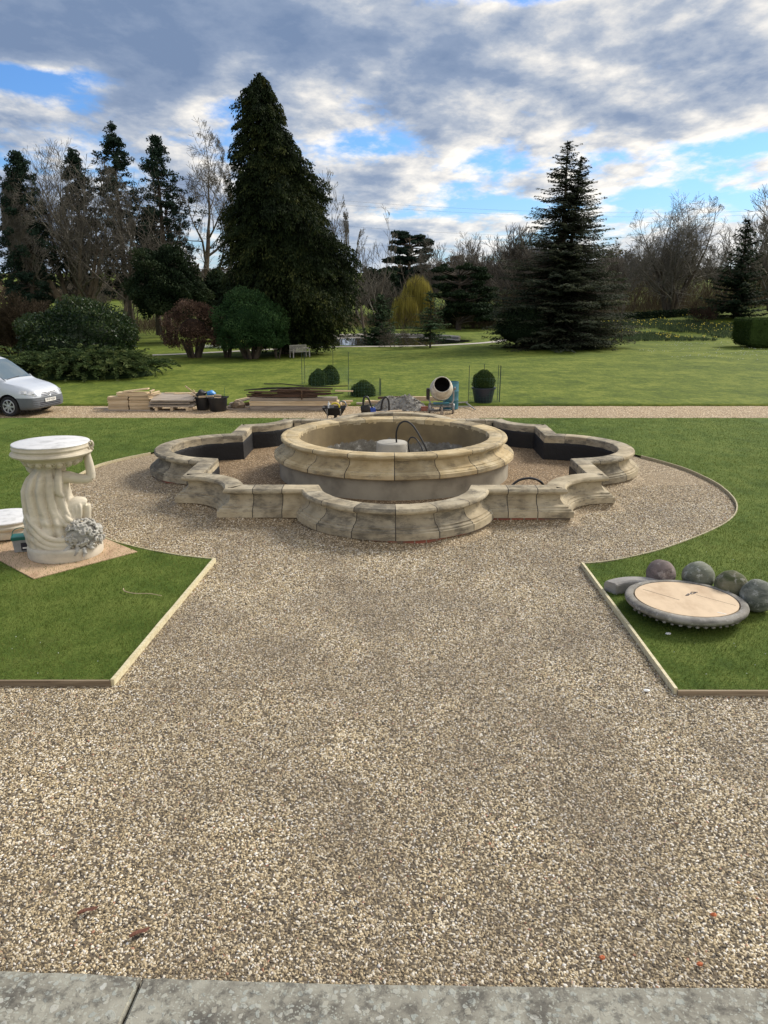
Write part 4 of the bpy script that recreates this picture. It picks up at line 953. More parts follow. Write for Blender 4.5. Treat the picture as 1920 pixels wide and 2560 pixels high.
    for sg in (-1,1): patch('quarter_glass', -1.16, -1.36, side(lambda u: .985, lambda u: 1.0+.17*u), M['glass'], sides=(sg,))
    patch('door_decal', -1.42, -1.75, side(lambda u: .42+.02*u, lambda u: .50+.25*u), M['teal'], sides=(-1,))
    for sg in (-1, 1):
        f = (lambda P: P) if sg < 0 else (lambda P: [(x, -y, z) for x, y, z in P])
        h = skin('headlight', f([(-.46,-.86,.725),(-.16,-.46,.615),(-.22,-.43,.745),(-.52,-.80,.825)]), (1, .75*sg, .12), M['lamp_glass'], .014)
        for (x, y, z) in ((-.36,-.72,.725), (-.24,-.56,.70)):
            dd = Vector((1, .75*sg, .12)).normalized(); hp = tree.ray_cast(Vector((x, y*-sg, z))+dd*2, -dd)[0]
            if hp: m = MB(); m.lathe([(.052,.0),(.050,.012),(.03,.016)], 18, Matrix.Translation(hp+dd*.012) @ dd.to_track_quat('Z', 'Y').to_matrix().to_4x4()); m.build('lamp', M['chrome'], h, True)
        for i in range(3):
            z = .612+.047*i; skin('grille', f([(0,-.40+.025*i,z),(0,-.085,z-.006),(0,-.085,z+.018),(0,-.40+.025*i,z+.022)]), (1,0,.1), M['ink'], .014, 8, 1)
    for i in range(3): z = .285+.052*i; skin('air_intake', [(0,-.50,z),(0,.50,z),(0,.50,z+.03),(0,-.50,z+.03)], (1,0,0), M['ink'], .004, 12, 1)
    g = MB()
    for z in (.27,.322,.374,.43,.50):
        P = []
        for y in np.linspace(-.74,.74,25):
            hh = tree.ray_cast(Vector((2,y,z)), Vector((-1,0,0)))[0]
            if hh: P.append(hh+Vector((.0,0,0)))
        g.tube(P, .011, 6)
    g.build('bumper_rib', M['bumper'], root, True)
    px_ = tree.ray_cast(Vector((2,0,.475)), Vector((-1,0,0)))[0].x+.02
    pl = MB(); pl.box((px_,0,.475), (.012,.52,.112)); p = pl.build('number_plate', M['white'], root)
    cu = bpy.data.curves.new('txt', 'FONT'); cu.body = 'PF59 VGH'; cu.size = .098; cu.align_x = 'CENTER'; cu.align_y = 'CENTER'; cu.extrude = .001
    t = bpy.data.objects.new('txt', cu); COL.objects.link(t); dg = bpy.context.evaluated_depsgraph_get(); me = bpy.data.meshes.new_from_object(t.evaluated_get(dg)); bpy.data.objects.remove(t); me.materials.clear()
    o = link('lettering', me, p, (M['ink'],)); o.matrix_basis = Matrix.Translation((px_+.0075,0,.475)) @ Matrix(((0,0,1,0),(1,0,0,0),(0,1,0,0),(0,0,0,1)))
    b = MB(); ex = tree.ray_cast(Vector((2,0,.665)), Vector((-1,0,0)))[0].x+.014
    b = MB(); T_ = Matrix.Translation((ex,0,.665)) @ Matrix.Rotation(R_(78), 4, 'Y')
    b.tube([(.062*math.cos(a), .062*math.sin(a), .0) for a in np.linspace(0, 2*PI, 28, endpoint=False)], .008, 8, T_, closed=True)
    b.tube([(-.055,-.026,0),(.0-.005,0,0),(-.055,.026,0)], .0075, 6, T_); b.tube([(-.03,-.052,0),(.048,-.024,0),(.006,0,0),(.048,.024,0),(-.03,.052,0)], .0075, 6, T_)
    b.build('emblem', M['chrome'], root, True)
    m = MB(); m.tube([(-1.04,-.68,1.10),(-1.14,-.72,1.17)], .01, 6); m.tube([(-1.10,-.55,1.135),(-1.16,.1,1.185)], .009, 6); m.build('wiper', M['ink'], root)
    for sg in (-1, 1):
        m = MB(); m.ball((-1.48,sg*.99,1.08), (.07,.10,.09), 14); m.build('mirror', M['bumper'], root, True, angle=0)
    m = MB(); m.box((-1.95,-.905,.80), (.14,.03,.03)); m.build('door_handle', M['ink'], root)
    wl = None
    for x, sg in ((-.88,-1),(-.88,1),(-3.56,-1),(-3.56,1)):
        ty = MB(); T_ = Matrix.Translation((x, sg*.80, .315)) @ Matrix.Rotation(sg*PI/2*-1, 4, 'X')
        ty.lathe([(.215,-.09),(.29,-.10),(.315,-.075),(.318,0),(.315,.075),(.29,.098),(.225,.09),(.215,.06)], 40, T_, True, True); w = ty.build('wheel', M['rubber'], root, True)
        rm = MB(); rm.tube([(.205*math.cos(a), .205*math.sin(a), .085) for a in np.linspace(0, 2*PI, 40, endpoint=False)], .016, 8, T_, closed=True)
        for k in range(7):
            a = 2*PI*k/7; rm.box((.12*math.cos(a), .12*math.sin(a), .085), (.17,.055,.025), T_, (0,0,a))
        rm.lathe([(.05,.07),(.05,.10),(.03,.105)], 16, T_); rm.build('rim', M['alloy'], w, True)
van()

# ---------------------------------------------------------------- building materials along the drive
Z0 = -.041
def plank(c, d, mat, label, group, rz=0, ry=0, rx=0, cat='board', name='timber_board', jit=.002):
    m = MB(); m.box((0,0,0), d, jit=jit); o = m.build(name, M[mat]); o.location = c; o.rotation_euler = (rx, ry, rz); tag(o, label, cat, group); return o
def stacks():
    rs = random.Random(3)
    for k in range(10): plank((-9.22+rs.uniform(-.02,.02), 25.98+rs.uniform(-.02,.02), Z0+.045+k*.043), (.68,.30,.040), 'pine', 'short pale board in the lower left stack nearest the van', 'short boards of the left stack', rs.uniform(-.02,.02))
    for k in range(10): plank((-8.50+rs.uniform(-.02,.02), 25.96+rs.uniform(-.02,.02), Z0+.045+k*.043), (.68,.32,.040), 'pine', 'short pale board in the taller stack beside the left stack', 'short boards of the taller stack', rs.uniform(-.03,.03))
    for k in range(3): plank((-8.70+rs.uniform(-.05,.05), 26.0+rs.uniform(-.02,.02), Z0+.485+k*.043), (1.05+rs.uniform(-.06,.03),.30,.040), 'pine', 'long pale board bridging the tops of the two short stacks', 'boards bridging the two stacks', rs.uniform(-.03,.03))
    plank((-8.62, 25.98, Z0+.66), (.85,.22,.040), 'pine', 'topmost pale board tilted up on the taller stack', None, .02, R_(-7))
    plank((-8.05, 25.86, Z0+.655), (.06,.5,.04), 'pine_y', 'pale batten laid across the end of the taller stack', None, .05, .1)
    for k in range(8): plank((-8.02+rs.uniform(-.03,.02), 26.05+rs.uniform(-.1,.1), Z0+.19+k*.056), (.05,.60,.042), 'pine_y', 'pale batten end poking from the right of the taller stack', 'batten ends of the taller stack', rs.uniform(-.5,-.2))
    plank((-8.9, 25.92, Z0+.012), (1.6,.5,.022), 'grey_wood', 'thin grey board lying under the two short stacks', None)
    plank((-9.85, 26.1, Z0+.03), (.6,.12,.05), 'grey_wood', 'short pale offcut on the gravel between van and stacks', None, .1)
    # pallet with wide tapered planks
    root = empty('pallet', (-7.38,26.0,Z0), 'low wooden pallet on the drive under three wide planks', 'pallet')
    m = MB(); m.box((0,0,.15), (1.45,.7,.022)); m.build('deck', M['grey_wood'], root)
    for x in (-.52,0,.52): m = MB(); m.box((x,0,.075), (.09,.7,.125)); m.build('block', M['pine'], root)
    m = MB(); m.box((0,-.3,.006), (1.4,.1,.012)); m.build('foot_board', M['grey_wood'], root)
    for z, w, x, sk, l in ((.235,1.52,-.02,.10,'lowest of the three wide tapered planks on the pallet'), (.335,1.36,-.06,-.07,'middle wide tapered plank on the pallet'), (.425,1.42,.02,.08,'topmost wide grey tapered plank on the pallet')):
        m = MB(); V = [(-w/2,-.35,-.02),(w/2,-.35,-.02),(w/2+sk,.35,-.02),(-w/2+sk,.35,-.02),(-w/2,-.35,.025),(w/2,-.35,.025),(w/2+sk,.35,.025),(-w/2+sk,.35,.025)]
        m.add(V, [(3,2,1,0),(4,5,6,7),(0,1,5,4),(1,2,6,5),(2,3,7,6),(3,0,4,7)]); o = m.build('wide_plank', M['grey_wood']); o.location = (-7.38+x, 25.98, Z0+z); o.rotation_euler = (R_(14), 0, rs.uniform(-.02,.02)); tag(o, l, 'plank', 'wide planks on the pallet')
    for k, (x, y, z, w) in enumerate(((-7.5,26.35,.47,1.5),(-7.2,26.3,.52,1.1),(-7.05,26.22,.49,.7))): plank((x, y, Z0+z), (w,.10,.045), 'pine', 'thin pale batten laid along the back of the pallet planks', 'battens behind the pallet planks', rs.uniform(-.05,.05), rs.uniform(-.03,.03))
    plank((-6.78,25.75,Z0+.06), (.14,.12,.11), 'pine', 'small pale timber block between pallet and black bucket', None, .2)
    # buckets
    def bucket(x, y, r, h, label):
        b = empty('builders_bucket', (x, y, Z0), label, 'bucket', 'black buckets on the drive')
        m = MB(); m.lathe([(r*.80,0),(r*.83,.01),(r*.98,h-.02),(r*1.04,h-.02),(r*1.05,h),(r*1.0,h+.005),(r*.95,h-.01),(r*.80,.08)], 40, capt=True); m.build('tub', M['black_plastic'], b, True)
        for sg in (-1,1): m = MB(); m.tube([(sg*r*1.02,-.09,h-.03),(sg*r*1.10,-.06,h+.03),(sg*r*1.10,.06,h+.03),(sg*r*1.02,.09,h-.03)], .012, 8); m.build('handle', M['black_plastic'], b, True)
    bucket(-6.37, 26.0, .285, .44, 'black bucket heaped with rubbish bags and offcuts'); bucket(-5.83, 25.72, .325, .46, 'nearer black bucket with a few offcuts inside')
    def bag(x, y, z, r, mat, label, seed):
        m = MB(); m.ball((0,0,0), r, 22); o = m.build('rubbish_bag', M[mat], None, True, angle=0); q = random.Random(seed); ph = [q.uniform(0,6) for _ in range(6)]
        for v in o.data.vertices:
            c = v.co; v.co = c*(1+.14*math.sin(c.x*31+ph[0]+c.z*17)+.11*math.sin(c.y*37+ph[1])+.09*math.sin(c.z*43+ph[2]+c.x*11))
        o.location = (x, y, z); tag(o, label, 'bag')
    bag(-6.42,25.98,Z0+.54,(.17,.15,.12), 'black_plastic', 'crumpled black bag on top of the heaped bucket', 1); bag(-6.10,25.98,Z0+.55,(.145,.13,.10), 'bag_blue', 'crumpled bright blue bag on top of the heaped bucket', 2)
    plank((-6.22,25.74,Z0+.475), (.50,.07,.05), 'pine', 'pale offcut lying across the front of the heaped bucket', None, .04, -.06)
    plank((-5.9,25.95,Z0+.50), (.30,.07,.04), 'pine', 'pale offcut wedged between the two buckets', None, .3, .2)
    plank((-5.80,25.6,Z0+.46), (.22,.05,.03), 'pine', 'small pale offcut inside the nearer bucket', None, .3, .1)
    plank((-6.72,26.0,Z0+.60), (.62,.045,.035), 'pine', 'long pale stick leaning up out of the heaped bucket', None, .1, R_(40))
    plank((-6.60,25.95,Z0+.52), (.36,.04,.03), 'pine', 'pale split stick leaning steeply on the heaped bucket', None, .1, R_(62))
    plank((-6.72,25.98,Z0+.50), (.34,.07,.035), 'pine', 'short pale offcut sloping down beside the leaning sticks', None, .1, R_(22))
    m = MB(); m.tube([(-5.62,25.75,Z0+.44),(-5.60,25.74,Z0+.60),(-5.58,25.7,Z0+.78)], .006, 5); thing_mesh(m, 'green_wire', M['teal'], 'thin green wire standing up from the nearer bucket', 'wire')
    # slabs between buckets and long stack
    for k, (x, y, z, w, ry, mt, l) in enumerate(((-5.1,26.0,.03,1.0,0,'grey_wood','flat grey board on the gravel right of the buckets'), (-5.05,26.2,.10,1.1,-.02,'grey_wood','second flat grey board stacked on the one by the buckets'), (-5.1,26.35,.27,.95,R_(-14),'grey_wood','grey plank tilted up toward the long timber stack'), (-4.95,26.5,.33,.9,R_(-12),'pine','pale plank tilted up behind the grey tilted plank'), (-4.85,26.2,.19,.8,R_(-6),'old_wood','dark plank tucked under the tilted planks'))):
        plank((x, y, Z0+z), (w,.30,.05), mt, l, None, rs.uniform(-.06,.06), ry)
    m = MB(); m.ball((-5.22,26.05,Z0+.13), (.24,.18,.16), 14, wob=.12); thing_mesh(m, 'soil_heap', M['mud'], 'small heap of brown soil on the tilted planks', 'soil heap')
    # long stack of square timbers
    for k, (z, w, h, x, mt, l) in enumerate(((.075,2.95,.15,-3.28,'grey_wood','lowest weathered timber of the long stack'), (.205,3.08,.09,-3.24,'pine','second timber up in the long stack, pale and longest'), (.285,3.0,.055,-3.30,'pine','thin pale board in the middle of the long stack'), (.37,2.92,.10,-3.32,'grey_wood','topmost grey timber of the long stack'))):
        plank((x, 25.95+.02*k, Z0+z), (w,.42,h*.95), mt, l, 'timbers of the long stack', rs.uniform(-.008,.008))
    for k in range(4): plank((-1.75+.08*k, 26.0+.04*k, Z0+.05+.075*k), (.34,.12,.05), 'pine', 'pale timber end sticking out of the long stack', 'timber ends of the long stack', rs.uniform(-.2,.2))
    plank((-2.02,25.6,Z0+.075), (.30,.12,.10), 'pine', 'short pale timber block before the end of the long stack', None)
    # dark scrap on top
    for k in range(11):
        w = rs.uniform(1.1, 2.8); plank((-3.3+rs.uniform(-.4,.4), 26.0+rs.uniform(-.2,.25), Z0+.45+.023*k), (w,rs.uniform(.06,.14),rs.uniform(.03,.05)), 'old_wood', 'dark rotten board on top of the long timber stack', 'dark boards on the long stack', rs.uniform(-.06,.06), rs.uniform(-.03,.03))
    plank((-1.62,26.0,Z0+.63), (.6,.06,.045), 'pine', 'reddish board end among the dark boards on the long stack', None, .0, .02)
    def bar(P, l):
        m = MB(); m.tube(P, .018, 6); thing_mesh(m, 'scrap_bar', M['dark_steel'], l, 'bar', 'dark bars on the long stack')
    bar([(-5.0,26.1,.60),(-4.2,26.1,.68),(-2.9,26.1,.70),(-1.5,26.15,.74)], 'longest dark metal bar across the top of the scrap boards'); bar([(-4.9,25.9,.47),(-4.0,25.95,.59),(-3.2,26,.66)], 'dark bar sloping down left over the scrap boards')
    bar([(-4.35,26.2,.80),(-3.7,26.2,.80),(-3.0,26.2,.73)], 'short dark bar raised highest above the scrap boards'); bar([(-4.75,26.0,.63),(-3.9,26.0,.67),(-3.4,26.05,.70)], 'dark bar lying under the highest short bar'); bar([(-3.2,26.0,.40),(-2.4,25.98,.46),(-1.65,26.0,.52)], 'grey bar sloping up along the front of the scrap boards')
    plank((-3.02,25.72,Z0+.52), (.04,.04,.30), 'old_wood', 'short upright dark stub against the scrap boards', None)
    # boards behind the rubble
    for k, (x, y, z, w, mt, l) in enumerate(((-.4,27.0,.03,1.7,'grey_wood','grey board on the ground behind the rubble'), (-.2,27.05,.10,1.5,'pine','pale board on the grey board behind the rubble'), (.15,27.2,.22,1.3,'old_wood','dark board propped behind the rubble'), (1.15,27.0,.20,.95,'pine','pale board standing on edge between rubble and mixer'))):
        plank((x, y, z), (w,.2,.06 if k < 3 else .14), mt, l, None, rs.uniform(-.04,.04), -.03 if k == 2 else 0)
stacks()
def rubble():
    n = 44; V = []; F = []; gx = np.linspace(-1.15, 1.25, n); gy = np.linspace(-.55, .6, 26)
    r2 = random.Random(9)
    for y in gy:
        for x in gx:
            h = .50*math.exp(-((x-.25)/.50)**2-(y/.36)**2)+.42*math.exp(-((x+.5)/.36)**2-(y/.34)**2)+r2.uniform(-.03,.03); V.append((x+r2.uniform(-.02,.02), y+r2.uniform(-.02,.02), max(-.03, h-.05)))
    for j in range(len(gy)-1):
        for i in range(n-1): a = j*n+i; F.append((a, a+1, a+n+1, a+n))
    m = MB(); m.add(V, F); o = m.build('rubble', M['rubble'], None); o.location = (.30,26.15,Z0); tag(o, kind='stuff')
    base = []
    for q in range(5):
        bm = bmesh.new(); bmesh.ops.create_icosphere(bm, subdivisions=1, radius=1)
        for v in bm.verts: v.co *= random.uniform(.65, 1.15); v.co.z *= .75
        bmesh.ops.convex_hull(bm, input=bm.verts); me = bpy.data.meshes.new('concrete_chunk'); bm.to_mesh(me); bm.free(); me.materials.append(M['rubble']); base.append(me)
    for k in range(150):
        x = random.uniform(-1.0, 1.2); y = random.uniform(-.5, .35); h = .50*math.exp(-((x-.25)/.50)**2-(y/.36)**2)+.42*math.exp(-((x+.5)/.36)**2-(y/.34)**2)
        if h < .03 and random.random() < .7: continue
        o = link('concrete_chunk', random.choice(base)); s = random.uniform(.022, .085); o.scale = (s, s*random.uniform(.6,1), s*random.uniform(.5,.9)); o.location = (.30+x, 26.15+y, Z0+max(.01, h-.04)); o.rotation_euler = [random.uniform(0,6) for _ in range(3)]
        tag(o, 'broken grey concrete chunk in the rubble pile beside the mixer', 'rubble chunk', 'concrete chunks in the rubble pile')
rubble()
def bricks():
    for i, (x, y, z, a, l) in enumerate(((1.06,25.72,.035,.1,'red brick at the front of the little heap by the mixer'), (1.16,25.95,.035,-.2,'red brick at the back of the little heap by the mixer'), (1.08,25.82,.105,.3,'red brick lying on top of the little heap by the mixer'))):
        m = MB(); m.box((0,0,0), (.215,.1025,.065), jit=.003); o = m.build('brick', M['brick_red']); o.location = (x, y, Z0+z); o.rotation_euler.z = a; tag(o, l, 'brick', 'red bricks by the mixer')
M['brick_red'] = simple('brick_red', (.40,.16,.11), .9, 0, .3, 7, (.27,.10,.07), .4)
bricks()
def mixer():
    root = empty('cement_mixer', (1.60,25.25,Z0), 'cement mixer with cream drum facing the fountain and pointing up', 'cement mixer')
    T_ = Matrix.Translation((0,0,.80)) @ Matrix.Rotation(R_(62), 4, 'X')
    m = MB(); m.lathe([(.10,-.40),(.25,-.37),(.345,-.24),(.365,-.08),(.365,.06),(.33,.20),(.285,.29),(.262,.33),(.275,.335),(.278,.35),(.262,.355),(.25,.345),(.25,.33)], 48, T_, True, False); d = m.build('drum', M['drum'], root, True, angle=40)
    m = MB(); m.lathe([(.255,.34),(.30,.2),(.335,.05),(.33,-.1),(.25,-.3),(.05,-.36)], 40, T_, False, True); m.build('drum_inside', M['drum_in'], d, True)
    m = MB(); m.tube([(.368*math.cos(a), .368*math.sin(a), -.02) for a in np.linspace(0, 2*PI, 48, endpoint=False)], .014, 6, T_, closed=True); m.build('gear_ring', M['drum'], d, True)
    m = MB()
    for sg in (-1,1): m.tube([(sg*.40,.02,.80),(sg*.40,.0,.42),(sg*.33,-.06,.30)], .026, 8)
    m.tube([(-.42,-.10,.23),(.42,-.10,.23)], .032, 10); m.tube([(-.36,-.05,.30),(.36,-.05,.30)], .03, 8); m.tube([(0,-.08,.24),(0,-.30,.16)], .03, 8); m.tube([(0,.1,.28),(0,.52,.02)], .026, 8); m.tube([(-.36,.5,.02),(.36,.5,.02)], .026, 8)
    m.build('frame', M['steel'], root, True)
    m = MB(); m.tube([(0,-.30,.20),(0,-.34,.02)], .028, 8); m.box((0,-.345,.045), (.11,.05,.11)); m.build('foot', M['grey_wood'], root)
    m = MB(); m.box((0,-.02,.32), (.52,.22,.05)); m.build('cradle', M['barrel'], root)
    for sg in (-1,1):
        w = MB(); w.lathe([(.04,-.03),(.16,-.032),(.17,-.02),(.17,.02),(.16,.032),(.04,.03)], 28, Matrix.Translation((sg*.385,-.12,.17)) @ Matrix.Rotation(PI/2, 4, 'Y')); w.build('wheel', M['steel'], root, True)
    m = MB(); m.box((-.44,.05,.62), (.09,.30,.36)); m.build('motor_box', M['dark_steel'], root, bevel=.02)
    m = MB(); m.tube([(.42,.02,.80),(.47,.02,.80)], .05, 12); m.build('tilt_boss', M['steel'], root, True)
mixer()
def barrel():
    root = empty('barrel', (1.98,26.15,Z0), 'tall blue green plastic barrel standing behind the cement mixer', 'barrel')
    m = MB(); m.lathe([(.24,0),(.26,.02),(.262,.30),(.272,.32),(.262,.34),(.262,.60),(.272,.62),(.262,.64),(.26,.86),(.25,.89)], 40, capt=False); m.build('body', M['barrel'], root, True, angle=30)
    m = MB(); m.lathe([(.25,.885),(.262,.89),(.262,.92),(.24,.922),(.235,.89),(.23,.6)], 40, capb=False, capt=True); m.build('rim', M['barrel'], root, True, angle=30)
barrel()
for k, (a, b, l) in enumerate((((2.15,26.2,.03),(2.70,26.25,.03),'grey pole lying on the gravel right of the barrel'), ((2.55,26.75,.10),(2.78,25.75,.0),'pale pole slanting toward the drive right of the barrel'), ((2.1,26.6,.10),(2.62,26.72,.12),'grey pole lying behind the other two poles'))):
    m = MB(); m.tube([a, b], .022, 8); thing_mesh(m, 'pole', M['bench'], l, 'pole', 'poles beside the barrel')
def barrow():
    root = empty('wheelbarrow', (-1.78,23.55,Z0), 'black wheelbarrow of tools seen just beyond the back of the fountain', 'wheelbarrow')
    m = MB(); a, b = (.36,.30), (.22,.17); V = [(-b[0],-b[1],.20),(b[0],-b[1],.20),(b[0],b[1],.20),(-b[0],b[1],.20),(-a[0],-a[1],.44),(a[0],-a[1],.44),(a[0],a[1],.44),(-a[0],a[1],.44),(-a[0]+.02,-a[1]+.02,.44),(a[0]-.02,-a[1]+.02,.44),(a[0]-.02,a[1]-.02,.44),(-a[0]+.02,a[1]-.02,.44),(-b[0],-b[1],.22),(b[0],-b[1],.22),(b[0],b[1],.22),(-b[0],b[1],.22)]
    m.add(V, [(3,2,1,0),(0,1,5,4),(1,2,6,5),(2,3,7,6),(3,0,4,7),(4,5,9,8),(5,6,10,9),(6,7,11,10),(7,4,8,11),(8,9,13,12),(9,10,14,13),(10,11,15,14),(11,8,12,15),(12,13,14,15)]); m.build('tray', M['black_plastic'], root)
    for sg in (-1,1): m = MB(); m.tube([(sg*.2,-.31,.42),(sg*.2,-.30,.2),(sg*.22,-.26,.0)], .018, 8); m.build('leg', M['steel'], root)
    m = MB(); m.lathe([(.03,-.04),(.16,-.045),(.18,0),(.16,.045),(.03,.04)], 24, Matrix.Translation((0,.48,.18)) @ Matrix.Rotation(PI/2, 4, 'Y')); m.build('wheel', M['rubber'], root, True)
    m = MB(); 
    for sg in (-1,1): m.tube([(sg*.22,-.75,.46),(sg*.2,-.2,.19),(sg*.05,.48,.18)], .016, 8)
    m.build('handles', M['steel'], root)
    q = (-1.78,23.55,Z0+.46)
    m = MB(); m.tube([(q[0]+.02+.13*math.cos(a), q[1]+.0, q[2]-.02+.11*math.sin(a)) for a in np.linspace(-.2, PI+.2, 16)], .025, 8); thing_mesh(m, 'yellow_hose', M['yellow'], 'loop of yellow hose in the wheelbarrow', 'hose', None, smooth=True)
    m = MB(); m.tube([(q[0]+.24+.12*math.cos(a), q[1]+.08, q[2]+.14*math.sin(a)) for a in np.linspace(0, PI, 14)], .018, 8); thing_mesh(m, 'grey_hose', M['hose_grey'], 'loop of grey hose at the right end of the wheelbarrow', 'hose', None, smooth=True)
    m = MB(); m.lathe([(.035,0),(.035,.18),(.012,.22),(.012,.25)], 14, Matrix.Translation((q[0]-.17,q[1],q[2]-.10))); thing_mesh(m, 'bottle', M['white'], 'white bottle standing in the wheelbarrow', 'bottle', None, smooth=True)
    m = MB(); m.box((q[0]-.08,q[1],q[2]+.0), (.12,.16,.10)); thing_mesh(m, 'tool_box', M['steel'], 'small grey tool box beside the white bottle', 'tool box', None, bevel=.01)
barrow()
def pump():
    root = empty('pump', (-.80,24.55,Z0), 'blue and grey pump with two arched hoses behind the fountain', 'pump')
    m = MB(); m.lathe([(.0,-.15),(.14,-.15),(.16,-.12),(.16,.12),(.14,.15)], 24, Matrix.Translation((-.05,0,.2)) @ Matrix.Rotation(R_(80), 4, 'Y')); m.build('casing', M['dark_steel'], root, True)
    m = MB(); m.box((.14,0,.17), (.26,.24,.20)); m.build('motor', M['blue'], root, bevel=.03)
    m = MB(); m.box((.1,0,.035), (.55,.3,.05)); m.build('skid', M['steel'], root)
    for P in ([(-.13,0,.1),(-.13,0,.45),(-.10,0,.58),(-.04,0,.62),(.03,0,.57),(.09,0,.42),(.16,0,.28),(.30,0,.20),(.42,0,.20)], [(.44,.02,.2),(.47,.02,.42),(.52,.02,.56),(.585,.02,.60),(.65,.02,.55),(.69,.02,.4),(.69,.02,.15)]):
        m = MB(); q = smooth_poly(P, 10); m.tube([tuple(x) for x in q], [.028+.004*(i % 2) for i in range(len(q))], 10); m.build('hose', M['hose'], root, True)
    plank((.06,24.5,Z0+.16), (.50,.22,.05), 'pine', 'pale orange board lying beside the pump', None, .1, -.05)
pump()
def bench():
    root = empty('garden_bench', (-5.62,48.2,.0), 'weathered slatted garden bench on the lawn under the big dark conifer', 'bench', None, R_(38)); root.scale = (.80,.80,.80)
    for x in (-.72,.72):
        for y, h in ((-.25,.62),(.25,.92)): m = MB(); m.box((x,y,h/2), (.07,.07,h)); m.build('leg', M['bench'], root)
        m = MB(); m.box((x,-.02,.64), (.07,.58,.04)); m.build('armrest', M['bench'], root)
    m = MB()
    for i in range(5): m.box((0,-.24+.115*i,.42), (1.42,.09,.03))
    m.build('seat', M['bench'], root)
    m = MB(); m.box((0,.25,.89), (1.42,.05,.07)); m.box((0,.25,.5), (1.42,.05,.06))
    for i in range(18): m.box((-.66+.078*i,.25,.695), (.04,.02,.34))
    m.build('backrest', M['bench'], root)
bench()
# ---------------------------------------------------------------- vegetation
def cards(name, C, U, W, tint, mat, parent):
    """leaf cards: kite shapes from C, long axis U, half-width vector W"""
    C = np.asarray(C); n = len(C)
    V = np.stack([C-U*.5, C-U*.05-W, C+U*.5, C-U*.05+W], 1).reshape(-1, 3); F = np.arange(4*n).reshape(-1, 4)
    return link(name, np_mesh(V, F, False, np.repeat(np.clip(tint, 0, 1), 4)), parent, (mat,))
def unit(v): return v/np.maximum(np.linalg.norm(v, axis=-1, keepdims=True), 1e-9)
def rdir(n): return unit(rng.normal(size=(n, 3)))
def orient(U, n):
    r = rdir(n); return unit(np.cross(U, r))
def tubes(name, P0, P1, R0, R1, mat, parent, n=4, tint=None):
    P0, P1 = np.asarray(P0, float), np.asarray(P1, float); R0, R1 = np.asarray(R0, float), np.asarray(R1, float); N_ = len(P0)
    D = unit(P1-P0); a = np.where(np.abs(D[:, 2:3]) > .9, np.array([[1.,0,0]]), np.array([[0,0,1.]])); X = unit(np.cross(D, a)); Y = np.cross(D, X)
    th = np.arange(n)*2*PI/n; c = np.cos(th)[None,:,None]; s = np.sin(th)[None,:,None]; ring = X[:,None,:]*c+Y[:,None,:]*s
    V = np.concatenate([P0[:,None,:]+ring*R0[:,None,None], P1[:,None,:]+ring*R1[:,None,None]], 1).reshape(-1, 3)
    k = np.arange(n); f = np.stack([k, (k+1) % n, n+(k+1) % n, n+k], 1); F = (f[None]+(np.arange(N_)*2*n)[:,None,None]).reshape(-1, 4)
    return link(name, np_mesh(V, F, True), parent, (mat,))
def branch_segs(base, d, length, r, depth, seed, up=.25, spread=.6, kids=(3,5), wig=.18, ratio=.62, rmin=.018, segn=4, first=.25):
    """recursive limbs -> list of (p0,p1,r0,r1,depth)"""
    q = random.Random(seed); out = []
    def go(p, d, L, r, k):
        n = segn if k else segn+2; pts = [p]; dd = d.copy()
        for i in range(n):
            dd = (dd+Vector((q.gauss(0, wig), q.gauss(0, wig), q.gauss(0, wig)*.6))*.5+Vector((0,0,up*.12))).normalized()
            pn = pts[-1]+dd*(L/n); ra = r*(1-.62*i/n); rb = r*(1-.62*(i+1)/n); out.append((pts[-1], pn, max(ra, rmin), max(rb, rmin), k)); pts.append(pn)
        if k >= depth: return
        m = q.randint(*kids)+(2 if k == 0 else 0)
        for j in range(m):
            t = first+(1-first)*(j+q.random())/m if k == 0 else .25+.75*(j+q.random())/m
            f = t*n; i = min(int(f), n-1); o = pts[i].lerp(pts[i+1], f-i); ax = (pts[i+1]-pts[i]).normalized(); per = ax.orthogonal().normalized(); per = Matrix.Rotation(q.uniform(0, 2*PI), 3, ax) @ per
            nd = (ax*(1-spread)+per*spread*q.uniform(.7, 1.2)+Vector((0,0,up*.5))).normalized()
            go(o, nd, L*ratio*q.uniform(.75, 1.15)*(1-.35*t if k == 0 else 1), max(r*(1-.62*t)*.62, rmin), k+1)
        go(pts[-1], dd, L*ratio*.8, max(r*.36, rmin), k+1)
    go(Vector(base), Vector(d).normalized(), length, r, 0); return out
